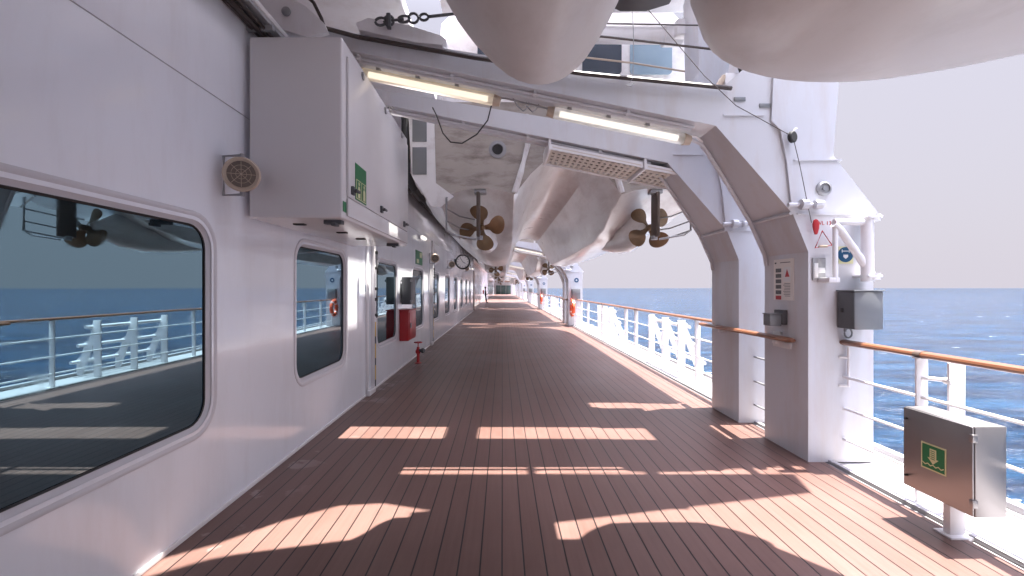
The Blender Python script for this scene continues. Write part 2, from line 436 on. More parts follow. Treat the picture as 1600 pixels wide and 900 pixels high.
# ------------------------------------------------------------------ deckhouse wall
Z_TOP = 3.86
wall = thing('house_wall', 'long white glossy deckhouse wall with dark rounded windows along the left', 'wall', (XW, 0, 0))
win = [(0.35, 3.25)]
for i in range(9):
    y0 = 4.64 + 2.98 * i
    win.append((y0, y0 + 1.42))
ZW0, ZW1 = 0.70, 2.10
YW_END = 33.0
def wall_panel(x, y0, y1, z0, z1, wins, parent, name='wall_panel'):
    """flat wall with real rounded window openings"""
    bm = bmesh.new()
    def loop(pts):
        vs = [bm.verts.new((x, p[0], p[1])) for p in pts]
        return [bm.edges.new((vs[i], vs[(i + 1) % len(vs)])) for i in range(len(vs))]
    cuts = [y0]
    for a, c in zip(wins[:-1], wins[1:]): cuts.append((a[1] + c[0]) / 2)
    cuts.append(y1)
    for i, w in enumerate(wins):
        es = loop([(cuts[i], z0), (cuts[i + 1], z0), (cuts[i + 1], z1), (cuts[i], z1)])
        es += loop(rrect(w[0] - 0.02, w[1] + 0.02, ZW0 - 0.02, ZW1 + 0.02, 0.20))
        bmesh.ops.triangle_fill(bm, use_beauty=True, use_dissolve=False, edges=es)
    bmesh.ops.remove_doubles(bm, verts=bm.verts[:], dist=1e-4)
    for f in bm.faces:
        if f.normal.x < 0: f.normal_flip()
    me = bpy.data.meshes.new(name); bm.to_mesh(me); bm.free(); me.materials.append(M['wall'])
    o = bpy.data.objects.new(name, me); C.objects.link(o); o.parent = parent; o.matrix_parent_inverse = parent_world(parent).inverted()
    return o
wall_panel(XW, -14, YW_END, 0.0, 3.045, win, wall)
b = MB(); b.box(XW - 0.3, XW + 0.002, -14, YW_END, 3.052, Z_TOP, 0.004); b.build('upper_strake', M['wall'], wall)
b = MB(); b.box(XW - 0.3, XW - 0.004, -14, YW_END, 3.044, 3.053); b.build('seam', M['zinc'], wall)
b = MB(); b.box(XW - 0.3, XW - 0.02, YW_END - 0.02, YW_END, 0, 3.05); b.box(XW - 0.3, XW - 0.2, -14, YW_END, 0, 3.05); b.build('backing', M['darkbox'], wall)
b = MB(); b.box(XW - 0.01, XW + 0.012, -14, YW_END, 0.0, 0.035, 0.004); b.build('skirting', M['white'], wall)
for w in win:
    # frame: a moulded ring, proud of the wall then dished to the pane
    prof = [(0.080, 0.0), (0.078, 0.005), (0.070, 0.007), (0.058, 0.007), (0.050, 0.002), (0.020, -0.008), (0.004, -0.028), (-0.008, -0.032), (-0.01, -0.045)]
    rings = []
    for off, dx in prof:
        rings.append([(XW + dx, p[0], p[1]) for p in rrect(w[0] - off, w[1] + off, ZW0 - off, ZW1 + off, 0.17 + off)])
    b = MB(); b.loft(rings, False, False, True)
    fr = b.build('window', M['trim'], wall)
    rings = [[(XW + dx, p[0], p[1]) for p in rrect(w[0] - off, w[1] + off, ZW0 - off, ZW1 + off, 0.17 + off)] for off, dx in ((-0.006, -0.030), (-0.012, -0.024), (-0.02, -0.030))]
    b = MB(); b.loft(rings, False, False, True); b.build('gasket', M['black'], fr)
    b = MB(); pts = rrect(w[0] + 0.004, w[1] - 0.004, ZW0 + 0.004, ZW1 - 0.004, 0.166)
    b.bm.faces.new([b.bm.verts.new((XW - 0.034, p[0], p[1])) for p in pts])
    b.build('pane', M['glass'], fr)
# vertical door jambs / pilasters along the wall
for yj in (7.28, 13.42):
    b = MB(); b.box(XW, XW + 0.035, yj - 0.34, yj - 0.26, 0.05, 2.5, 0.006); b.box(XW, XW + 0.06, yj - 0.04, yj + 0.02, 0.0, 3.04, 0.008)
    b.box(XW, XW + 0.07, yj - 0.34, yj - 0.0, 0.0, 0.09, 0.01)
    j = b.build('door_jamb', M['white'], wall)
    b = MB(); b.rod((XW + 0.085, yj - 0.01, 1.18), (XW + 0.085, yj - 0.01, 2.25), 0.011)
    for z in (1.2, 1.45, 1.62, 1.95, 2.2): b.box(XW + 0.055, XW + 0.10, yj - 0.03, yj + 0.012, z, z + 0.045, 0.005)
    b.build('latch_rod', M['black'], j)
    b = MB()
    for i in range(9):
        z = 0.08 + i * 0.115
        b.box(XW + 0.061, XW + 0.066, yj - 0.032, yj + 0.012, z, z + 0.113, 0, M['yellow'] if i % 3 else M['black'])
    b.build('warning_strip', M['yellow'], j)
# the recess further along and the rest of the house
wall2 = thing('house_wall', 'far white deckhouse wall set back behind a brown door jamb', 'wall', (-2.6, YW_END, 0))
b = MB(); b.box(-2.9, -2.5, YW_END, 64, 0, Z_TOP); b.box(-2.9, -2.12, 64, YEND, 0, Z_TOP); b.build('wall_panel', M['wall'], wall2)
b = MB(); b.box(-2.5, -2.04, YW_END, YW_END + 0.35, 0, 2.9, 0.02); b.build('door_jamb', M['brown'], wall2)
for i in range(6):
    y0 = 70 + i * 8
    b = MB(); b.box(-2.13, -2.105, y0, y0 + 2.2, 0.7, 2.1, 0.01); b.build('window', M['glass'], wall2)
# upper house side, set back above the promenade
uw = thing('upper_house_wall', 'pale pinkish upper deck house side set back above the promenade wall', 'wall', (-2.5, 0, Z_TOP))
b = MB(); b.box(-3.1, -2.75, -14, YEND, Z_TOP, 9.5); b.build('wall_panel', M['pinkwall'], uw)
b = MB(); b.box(-2.75, XW + 0.05, -14, YEND, Z_TOP + 0.003, Z_TOP + 0.05, 0.01); b.build('ledge', M['white'], uw)
b = MB(); b.box(-2.75, -1.30, -14, YEND, 5.32, 5.50, 0.01); b.build('soffit', M['white'], uw)
# end bulkhead
eb = thing('end_bulkhead', 'white end wall with green glass doors closing the far end of the deck', 'wall', (0.4, YEND, 0))
b = MB(); b.box(-2.5, 4.2, YEND, YEND + 0.4, 0, 9); b.build('wall_panel', M['white'], eb)
for x0 in (-1.7, -0.35, 1.0):
    b = MB(); b.box(x0, x0 + 1.25, YEND - 0.08, YEND - 0.002, 0.05, 2.35, 0.02); d = b.build('door', M['doorglass'], eb)
    b = MB(); b.box(x0 + 1.12, x0 + 1.16, YEND - 0.14, YEND - 0.08, 0.9, 1.3, 0.01); b.build('handle', M['steel'], d)
b = MB(); b.box(-1.9, 2.5, YEND - 6, YEND - 0.01, 3.2, 3.6); b.build('porch_ceiling', M['brown'], eb)

# cable tray along the top of the wall
tray = thing('cable_tray', 'bundle of dark cables and pipes along the top of the wall', 'cable tray', (XW, 0, 3.8))
b = MB(); b.box(XW + 0.003, XW + 0.20, -8, 60, 3.80, 3.83, 0.004)
y = -7.5
while y < 60: b.box(XW + 0.003, XW + 0.22, y, y + 0.04, 3.755, 3.80, 0.004); y += 1.6
b.build('tray', M['zinc'], tray)
for i, (dx, z, r) in enumerate(((0.05, 3.77, 0.018), (0.095, 3.765, 0.022), (0.15, 3.775, 0.014), (0.19, 3.86, 0.024))):
    pts = []; y = -8.0
    while y < 60: pts.append((XW + dx + random.uniform(-0.006, 0.006), y, z + random.uniform(-0.008, 0.008))); y += 0.55
    b = MB(); b.tube(pts, r, 8); b.build('cable', M['cable'] if i != 3 else M['white'], tray)

# ------------------------------------------------------------------ wall cabinet
cab = thing('wall_cabinet', 'large white overhanging life jacket locker on the left wall', 'locker', (-1.7, 4.9, 2.22))
CX0, CX1, CY0, CY1, CZ0, CZ1 = -2.04, -1.29, 3.66, 6.16, 2.22, 3.68
b = MB(); b.box(CX0, CX1, CY0, CY1, CZ0, CZ1, 0.018, seg=3); b.box(XW + 0.002, CX0 + 0.01, CY0 + 0.25, CY0 + 0.35, CZ0 + 0.1, CZ1 - 0.1); b.box(XW + 0.002, CX0 + 0.01, CY1 - 0.35, CY1 - 0.25, CZ0 + 0.1, CZ1 - 0.1)
b.build('cabinet_body', M['cab'], cab)
b = MB(); b.box(CX1 + 0.001, CX1 + 0.022, CY0 + 0.10, CY1 - 0.05, CZ0 + 0.19, CZ1 - 0.11, 0.006); d = b.build('door', M['cab'], cab)
for y in (4.1, 4.9, 5.7):
    b = MB(); b.box(CX1 + 0.018, CX1 + 0.036, y, y + 0.05, CZ1 - 0.135, CZ1 - 0.075, 0.004); b.build('hinge', M['zinc'], d)
for y in (3.84, 4.75, 5.85):
    b = MB(); b.box(CX1 + 0.02, CX1 + 0.045, y - 0.03, y + 0.03, CZ0 + 0.22, CZ0 + 0.29, 0.004); b.rod((CX1 + 0.045, y, CZ0 + 0.25), (CX1 + 0.075, y, CZ0 + 0.25), 0.012)
    b.box(CX1 + 0.06, CX1 + 0.08, y - 0.055, y + 0.055, CZ0 + 0.24, CZ0 + 0.262, 0.004); b.build('latch', M['darkbox'], d)
b = MB(); b.box(CX1 + 0.001, CX1 + 0.02, CY0 + 0.10, CY1 - 0.05, CZ0 + 0.03, CZ0 + 0.178, 0.006); b.build('lower_flap', M['cab'], cab)
for (x, y) in ((-1.38, 3.78), (-1.36, 5.75)):
    b = MB(); b.box(x - 0.10, x + 0.05, y - 0.02, y + 0.05, CZ0 - 0.035, CZ0, 0.006); b.box(x - 0.02, x + 0.02, y - 0.07, y + 0.02, CZ0 - 0.055, CZ0 - 0.03, 0.005); b.build('catch', M['darkbox'], cab)
for (x, y) in ((-1.78, 4.0), (-1.62, 4.6), (-1.62, 5.2)):
    b = MB(); b.box(x - 0.05, x + 0.05, y - 0.03, y + 0.03, CZ0 - 0.012, CZ0, 0.004); b.build('drain_slot', M['black'], cab)

def jacket(b, y, z, w, h, x, mat):
    pts = [(-0.5, -0.5), (0.5, -0.5), (0.5, 0.28), (0.22, 0.5), (-0.22, 0.5), (-0.5, 0.28)]
    b.prism([(x, y + p[0] * w, z + p[1] * h) for p in pts], [(x + 0.002, y + p[0] * w, z + p[1] * h) for p in pts], mat)
# sign on the cabinet
sg = thing('safety_sign', 'green sign with two life jacket symbols on the locker door', 'sign', (CX1 + 0.024, 4.1, 2.65))
XS = CX1 + 0.023
sy0, sy1 = 3.915, 4.225
b = MB(); b.box(XS, XS + 0.004, sy0, sy1, 2.42, 2.735); b.build('sign_plate', M['green'], sg)
for yy in (sy0 + 0.082, sy1 - 0.082):
    b = MB(); b.box(XS + 0.0045, XS + 0.006, yy - 0.066, yy + 0.066, 2.432, 2.60); t = b.build('symbol', M['glow'], sg)
    b = MB(); b.box(XS + 0.0065, XS + 0.0075, yy - 0.055, yy + 0.055, 2.44, 2.592, 0, M['green']); jacket(b, yy, 2.495, 0.06, 0.10, XS + 0.008, M['glow'])
    b.rod((XS + 0.008, yy, 2.567), (XS + 0.0095, yy, 2.567), 0.018, 12, mat=M['glow']); b.build('figure', M['glow'], t)
b = MB(); b.box(CX1 + 0.002, CX1 + 0.005, 3.675, 3.75, 2.275, 2.36); tag(b.build('small_sign', M['green']), 'tiny plain green sticker at the lower corner of the white locker', 'sign')

# speakers / horns on the wall
def speaker(y, z, label, s=1.0):
    t = thing('loudspeaker', label, 'loudspeaker', (XW, y, z), 'loudspeakers on the wall')
    cx = XW + 0.17 * s
    ax = Vector((0.42, -1, -0.12)).normalized()
    cen = Vector((cx, y, z))
    m = AX(ax, cen)
    b = MB(); b.lathe([(0.0, -0.13 * s), (0.06 * s, -0.13 * s), (0.085 * s, -0.08 * s), (0.11 * s, -0.02 * s), (0.125 * s, 0.02 * s), (0.125 * s, 0.05 * s), (0.115 * s, 0.06 * s), (0.10 * s, 0.052 * s), (0.0, 0.052 * s)], m, 28)
    b.build('horn', M['beige'], t)
    b = MB(); b.lathe([(0.0, 0.053 * s), (0.095 * s, 0.053 * s), (0.09 * s, 0.058 * s), (0, 0.06 * s)], m, 24)
    g = b.build('grille', M['grille'], t)
    b = MB()
    for k in range(8):
        a = k * PI / 4; b.rod(m @ Vector((0, 0, 0.062 * s)), m @ Vector((0.092 * s * math.cos(a), 0.092 * s * math.sin(a), 0.06 * s)), 0.0018 * s, 5)
    for rr in (0.035, 0.065): b.tube([m @ Vector((rr * s * math.cos(k * PI / 10), rr * s * math.sin(k * PI / 10), 0.061 * s)) for k in range(20)], 0.0015 * s, 5, closed=True)
    b.build('grille_wire', M['beige'], g)
    b = MB()
    b.tube([(cx - 0.01, y, z + 0.145 * s), (XW + 0.02, y + 0.02, z + 0.145 * s), (XW + 0.02, y + 0.02, z - 0.145 * s), (cx - 0.01, y, z - 0.145 * s)], 0.011 * s, 6)
    b.rod((cx, y, z + 0.11 * s), (cx, y, z + 0.155 * s), 0.018 * s); b.rod((cx, y, z - 0.155 * s), (cx, y, z - 0.11 * s), 0.018 * s)
    b.build('bracket', M['zinc'], t)
speaker(3.36, 2.49, 'beige round loudspeaker on a bracket beside the white locker')
speaker(12.9, 2.50, 'small beige loudspeaker right of the green sign past the locker')
speaker(17.2, 2.55, 'small beige loudspeaker just under the wall clock')
speaker(24.5, 2.7, 'farthest small beige loudspeaker on the wall beyond the clock')

# wall lamp past the cabinet
def wall_lamp(y, label):
    t = thing('wall_lamp', label, 'lamp', (XW, y, 2.93), 'lit lamps on the wall')
    b = MB(); b.box(XW, XW + 0.05, y - 0.25, y + 0.25, 2.88, 2.98, 0.01); b.build('base', M['white'], t)
    b = MB(); b.tube([(XW + 0.085, y - 0.24, 2.93), (XW + 0.085, y - 0.2, 2.93), (XW + 0.085, y + 0.2, 2.93), (XW + 0.085, y + 0.24, 2.93)], [0.03, 0.05, 0.05, 0.03], 12); b.build('diffuser', M['tube'], t)
wall_lamp(11.6, 'lit warm wall lamp just past the white locker')
wall_lamp(22.6, 'lit warm wall lamp behind the clock')
wall_lamp(30.5, 'farthest lit warm lamp on the wall beyond the clock')

# green sign over the 4th window
sg2 = thing('safety_sign', 'green upright sign on the wall above the third narrow window', 'sign', (XW, 11.3, 2.4))
b = MB(); b.box(XW, XW + 0.008, 10.95, 11.85, 2.24, 2.58); b.build('sign_plate', M['green'], sg2)
b = MB(); b.box(XW + 0.009, XW + 0.011, 11.05, 11.35, 2.27, 2.37); b.box(XW + 0.009, XW + 0.011, 11.45, 11.75, 2.42, 2.55); b.build('symbol', M['glow'], sg2)
# tiny blue plate
b = MB(); b.box(XW, XW + 0.006, wy(571.5) - 0.03, wy(571.5) + 0.03, 1.60, 1.70); o = b.build('number_plate', M['blue']); tag(o, 'tiny blue plate on the wall right of the first narrow window', 'sign')

# charcoal box and red hose box
t = thing('electrical_box', 'charcoal electrical cabinet on the wall above the red box', 'box', (XW, 9.4, 1.3))
b = MB(); b.box(XW + 0.03, XW + 0.22, 9.30, 9.75, 1.32, 1.88, 0.008); b.build('box_body', M['darkbox'], t)
b = MB(); b.box(XW + 0.05, XW + 0.205, 9.285, 9.30, 1.34, 1.86, 0.004); b.build('lid', M['darkbox'], t)
for z in (1.36, 1.78):
    b = MB(); b.box(XW, XW + 0.05, 9.32, 9.36, z, z + 0.05, 0.004); b.build('clip', M['zinc'], t)
    b = MB(); b.box(XW + 0.20, XW + 0.245, 9.29, 9.33, z, z + 0.05, 0.004); b.build('clip', M['zinc'], t)
t = thing('fire_hose_box', 'red fire hose box on the left wall under the charcoal cabinet', 'fire box', (XW, 9.6, 0.58))
b = MB(); b.box(XW + 0.002, XW + 0.19, 9.22, 9.95, 0.58, 1.19, 0.012); b.build('box_body', M['red'], t)
b = MB(); b.box(XW + 0.19, XW + 0.205, 9.25, 9.92, 0.61, 1.16, 0.005); d = b.build('door', M['red'], t)
b = MB(); b.box(XW + 0.205, XW + 0.23, 9.30, 9.33, 0.84, 0.94, 0.004); b.build('handle', M['zinc'], d)
b = MB(); b.box(XW - 0.01 + 0.005, XW + 0.21, 9.20, 9.97, 1.19, 1.21, 0.006); b.build('hood', M['red'], t)
# hydrant valve
t = thing('hydrant_valve', 'red fire hydrant valve with handwheel standing on the deck by the wall', 'hydrant', (-1.86, 10.05, 0))
hx, hy = -1.86, 10.05
b = MB(); b.lathe([(0.075, 0), (0.075, 0.015), (0.035, 0.02), (0.032, 0.2), (0.055, 0.22), (0.06, 0.27), (0.035, 0.31), (0.03, 0.36)], Matrix.Translation((hx, hy, 0)), 16); b.build('body', M['red'], t)
b = MB(); b.rod((hx, hy, 0.35), (hx, hy, 0.46), 0.012); b.tube([(hx + 0.085 * math.cos(a * PI / 8), hy + 0.085 * math.sin(a * PI / 8), 0.455) for a in range(16)], 0.012, 6, closed=True)
b.rod((hx - 0.08, hy, 0.455), (hx + 0.08, hy, 0.455), 0.009); b.rod((hx, hy - 0.08, 0.455), (hx, hy + 0.08, 0.455), 0.009); b.build('handwheel', M['red'], t)
b = MB(); b.lathe([(0.036, 0), (0.036, 0.06), (0.055, 0.065), (0.055, 0.10), (0.045, 0.12), (0, 0.12)], AX((1, -0.4, 0), (hx + 0.03, hy - 0.01, 0.28)), 14); b.build('outlet', M['darkbox'], t)

# wall clock
t = thing('wall_clock', 'round white clock with black rim hanging out from the wall', 'clock', (XW, 19.9, 2.8))
cc = Vector((-1.73, 19.9, 2.80)); m = AX((0, -1, 0), cc)
b = MB(); b.lathe([(0, -0.08), (0.30, -0.08), (0.33, -0.05), (0.33, 0.05), (0.30, 0.075), (0.262, 0.065), (0.262, 0.05), (0, 0.05)], m, 36); b.build('rim', M['black'], t)
b = MB(); b.lathe([(0, 0.052), (0.272, 0.052), (0.272, 0.056), (0, 0.056)], m, 36); f = b.build('face', M['paper'], t)
for k in range(12):
    b = MB(); a = k * PI / 6; b.rod(cc + Vector((0.20 * math.sin(a), -0.06, 0.20 * math.cos(a))), cc + Vector((0.25 * math.sin(a), -0.06, 0.25 * math.cos(a))), 0.011, 6); b.build('hour_mark', M['ink'], f)
b = MB(); b.rod(cc + Vector((0, -0.066, 0)), cc + Vector((0.12, -0.066, -0.075)), 0.013, 6); b.build('hour_hand', M['ink'], f)
b = MB(); b.rod(cc + Vector((0, -0.07, 0)), cc + Vector((-0.10, -0.07, 0.17)), 0.010, 6); b.build('minute_hand', M['ink'], f)
b = MB(); b.box(XW, XW + 0.1, 19.82, 19.98, 2.68, 2.92, 0.01); b.box(XW + 0.08, -2.03, 19.87, 19.93, 2.77, 2.83, 0.008); b.build('bracket', M['black'], t)

# ------------------------------------------------------------------ davit frames
def davit_outline():
    return [  # (x, z, far depth)
        (2.91, 0.0, 0.72), (2.91, 2.0, 0.72), (2.765, 2.36, 0.72), (2.03, 3.20, 0.38),
        (-1.37, 3.90, 0.34), (-2.06, 4.05, 0.34), (-2.06, 4.20, 0.34), (-1.37, 4.07, 0.34), (0.76, 3.72, 0.36), (2.08, 3.555, 0.38),
        (2.32, 3.76, 0.40), (2.42, 4.3, 0.42), (2.40, 5.4, 0.44), (2.75, 6.6, 0.44),
        (3.30, 6.6, 0.44), (3.22, 5.2, 0.44), (3.23, 4.0, 0.50), (3.15, 2.915, 0.62), (3.575, 2.375, 0.72), (3.53, 2.31, 0.72), (3.53, 0.0, 0.72)]
def make_davit(y0, label, group):
    t = thing('boat_davit', label, 'davit', (3.2, y0, 0), group)
    o = davit_outline()
    b = MB(); b.prism([(x, y0, z) for x, z, d in o], [(x, y0 + d, z) for x, z, d in o])
    b.bm.normal_update(); bmesh.ops.triangulate(b.bm, faces=[f for f in b.bm.faces if len(f.verts) > 4])
    b.build('frame_body', M['davit'], t, smooth=False)
    fin = [(2.575, 3.9), (2.66, 3.9), (2.665, 3.45), (2.70, 3.13), (2.735, 2.75), (2.765, 2.43), (2.735, 2.43), (2.69, 2.85), (2.63, 3.15), (2.545, 3.24)]
    b = MB(); b.prism([(x, y0 - 0.028, z) for x, z in fin], [(x, y0 - 0.001, z) for x, z in fin])
    b.bm.normal_update(); bmesh.ops.triangulate(b.bm, faces=[f for f in b.bm.faces if len(f.verts) > 4])
    b.build('stiffener', M['davit'], t, smooth=False)
    for sx0, sx1, sz in ((2.10, 2.48, 3.29), (2.77, 3.22, 2.865), (2.80, 3.53, 2.352)):
        b = MB(); b.box(sx0, sx1, y0 - 0.016, y0 - 0.001, sz, sz + 0.014); b.build('weld_seam', M['davit'], t)
    for sx, sz in ((2.20, 3.43), (2.44, 3.37)):
        b = MB(); b.box(sx, sx + 0.11, y0 - 0.012, y0 - 0.001, sz, sz + 0.04, 0.004); b.build('drain_slot', M['grey'], t)
    # transverse joint on the inner face
    q = Vector((2.765, 0, 2.36)); d = Vector((-0.735, 0, 0.84)).normalized(); n = Vector((-0.84, 0, -0.735)).normalized()
    b = MB(); b.rod((2.745, y0 + 0.0, 2.365), (2.745, y0 + 0.73, 2.365), 0.016, 8); b.build('joint_bead', M['davit'], t)
    b = MB(); b.rod((2.70, y0 - 0.03, 2.44), (3.02, y0 - 0.03, 2.44), 0.022, 10); b.rod((2.80, y0 - 0.06, 2.44), (2.86, y0 - 0.06, 2.44), 0.05, 10); b.rod((2.93, y0 - 0.06, 2.44), (3.0, y0 - 0.06, 2.44), 0.04, 10); b.build('pivot_pin', M['davit'], t)
    b = MB(); b.lathe([(0.07, 0), (0.07, 0.02), (0.05, 0.03), (0.05, 0.015), (0.02, 0.015), (0.02, 0.03), (0, 0.03)], AX((0, -1, 0), (3.05, y0 - 0.001, 2.60)), 20); b.build('bolt_cover', M['zinc'], t)
    # conduit pipe along the inner face, bending under the arm
    pts = [(1.6, y0 + 0.30, 3.22), (1.94, y0 + 0.32, 3.165), (2.03, y0 + 0.335, 3.135), (2.12, y0 + 0.37, 3.05), (2.41, y0 + 0.50, 2.715), (2.71, y0 + 0.655, 2.375), (2.75, y0 + 0.66, 2.29), (2.875, y0 + 0.66, 2.01), (2.89, y0 + 0.66, 1.9)]
    b = MB(); b.tube(pts, 0.019, 8); b.build('conduit', M['davit'], t)
    for (x0, r) in ((-1.95, 0.014), (-1.95, 0.02)):
        off = 0.07 if r < 0.018 else 0.14
        b = MB(); b.tube([(x, y0 + off, 3.62 - 0.2055 * x - 0.03) for x in (-1.9, -1.0, 0, 1.0, 1.85)], r, 8)
        for x in (-1.4, -0.5, 0.3, 1.2): b.box(x, x + 0.03, y0 + off - 0.03, y0 + off + 0.03, 3.58 - 0.2055 * x, 3.635 - 0.2055 * x)
        b.build('conduit', M['davit'], t)
    return t
d0 = make_davit(4.33, 'nearest white davit frame, leg on the right carrying the poster and grey boxes', 'davit frames over the deck')
davits = [d0]
davits.append(copy_tree(d0, dy=1.27, label='second white davit frame, just behind the nearest one, bare leg'))
for i in range(1, NP):
    davits.append(copy_tree(d0, dy=PERIOD * i, label='front davit frame of the %s pair along the right rail' % ORD(i)))
    davits.append(copy_tree(d0, dy=PERIOD * i + 1.27, label='rear davit frame of the %s pair along the right rail' % ORD(i)))

# pieces lashed across each davit pair: hydraulic tube + falls
def make_tube(i):
    y0 = PERIOD * i
    t = thing('davit_cylinder', ('thick white horizontal tube above the nearest davit arms' if i == 0 else 'thick white tube above the %s pair of davit arms' % ORD(i)), 'davit tube', (1.5, 5.3 + y0, 4.75), 'davit tubes')
    b = MB(); b.rod((0.0, 6.22 + y0, 5.12), (2.46, 6.22 + y0, 5.10), 0.11, 18); b.build('barrel', M['white'], t)
    b = MB(); b.rod((2.2, 6.22 + y0, 5.10), (2.44, 6.22 + y0, 5.10), 0.14, 18); b.box(2.3, 2.46, 5.98 + y0, 6.3 + y0, 5.0, 5.2, 0.01); b.build('end_clevis', M['white'], t)
    return t
tube0 = make_tube(0)
for i in range(1, NP): copy_tree(tube0, dy=PERIOD * i, label='thick white tube above the %s pair of davit arms' % ORD(i))

# fall ropes (dark wires) across the first pair
def wire(name, pts, r, mat, label, cat='cable', group=None):
    b = MB(); b.tube(pts, r, 6); o = b.build(name, mat); tag(o, label, cat, group); return o
def at(x, y, Y): return Vector(((x - VX) * Y / F, Y, H + (VY - y) * Y / F))
wire('fall_wire', [at(500, 42, 4.28), at(560, 58, 4.28), at(740, 90, 4.28), at(910, 115, 4.28), at(1143, 138, 4.28)], 0.02, M['cable'], 'dark wire rope lying along the top edge of the nearest davit arm', group='wire ropes above the davit arms')
wire('fall_wire', [at(880, 52, 4.9), at(950, 58, 4.9), at(1140, 80, 4.9), at(1210, 90, 4.9)], 0.012, M['cable'], 'dark wire rope crossing in front of the boat windows overhead', group='wire ropes above the davit arms')
wire('fall_wire', [at(880, 36, 5.0), at(955, 37, 5.0), at(1120, 40, 5.0), at(1200, 41, 5.0)], 0.008, M['cable'], 'thin brown wire above the thick white tube', group='wire ropes above the davit arms')
wire('stay_wire', [at(985, -20, 4.25), at(988, 10, 4.25), at(990, 60, 4.25), at(989, 122, 4.25), at(984, 128, 4.25), at(979, 134, 4.25), at(986, 135, 4.25), at(991, 130, 4.25)], 0.0035, M['zinc'], 'thin hanging wire with a hook end between the two bows overhead')
wire('trip_wire', [at(1000, -20, 4.2), at(1010, 12, 4.2), at(1100, 118, 4.2), at(1150, 165, 4.2), at(1232, 210, 4.25)], 0.0035, M['cable'], 'thin wire running down from overhead to the small block on the davit')
wire('trip_wire', [at(1240, 218, 4.25), at(1250, 260, 4.25), at(1262, 320, 4.26), at(1268, 348, 4.27)], 0.0035, M['cable'], 'thin wire hanging from the small block down to the red handle')
wire('lamp_cable', [at(676, 168, 4.75), at(682, 180, 4.72), at(692, 208, 4.7), at(704, 222, 4.7), at(722, 224, 4.7), at(745, 210, 4.7), at(762, 188, 4.7), at(769, 160, 4.68)], 0.007, M['black'], 'slack black cable drooping below the end of the first lamp')
wire('lamp_cable', [at(800, 150, 4.66), at(808, 165, 4.66), at(818, 174, 4.66), at(828, 165, 4.66), at(824, 152, 4.66), at(822, 165, 4.66), at(832, 175, 4.66), at(842, 166, 4.66), at(840, 154, 4.66)], 0.007, M['zinc'], 'loose white coiled cable between the two overhead lamps')
wire('lamp_cable', [at(772, 152, 4.62), at(790, 154, 4.62), at(830, 163, 4.62), at(862, 172, 4.62)], 0.008, M['zinc'], 'grey cable run joining the two overhead tube lamps')
wire('lamp_cable', [at(1062, 218, 4.62), at(1075, 212, 4.60), at(1088, 214, 4.60), at(1097, 222, 4.66)], 0.012, M['white'], 'short white cable bending from the right lamp into the davit pipe')
wire('guard_wire', [at(880, 86, 6.1), at(985, 98, 6.1), at(1060, 110, 6.1), at(1138, 122, 6.1)], 0.012, M['beige'], 'thin tan rail crossing the lower edge of the boat windows overhead')
t = thing('fairlead', 'small white rope fairlead with a black guard beside the right bow overhead', 'fairlead', at(1150, 135, 4.5))
b = MB(); q = at(1140, 128, 4.5); b.box(q.x - 0.07, q.x + 0.08, 4.45, 4.6, q.z - 0.07, q.z + 0.07, 0.01); b.build('housing', M['white'], t)
b = MB(); b.tube([at(1148, 148, 4.42), at(1158, 135, 4.42), at(1161, 120, 4.42), at(1156, 104, 4.42)], 0.022, 8); b.build('guard', M['black'], t)
b = MB(); b.rod(at(1120, 138, 4.48), at(1132, 120, 4.48), 0.03, 10); b.build('roller', M['beige'], t)
# small block
t = thing('pulley_block', 'small black pulley block hung on the nearest davit', 'pulley', at(1238, 213, 4.25))
p = at(1238, 214, 4.25)
b = MB(); b.lathe([(0, -0.02), (0.045, -0.02), (0.055, -0.012), (0.055, 0.012), (0.045, 0.02), (0, 0.02)], AX((0.5, -1, 0), p), 18); b.build('sheave', M['black'], t)
b = MB(); b.tube([p + Vector((0, 0, 0.02)), p + Vector((0.02, 0, 0.07)), p + Vector((0.06, 0.03, 0.09)), p + Vector((0.06, 0.07, 0.09))], 0.008, 8); b.build('eye', M['white'], t)

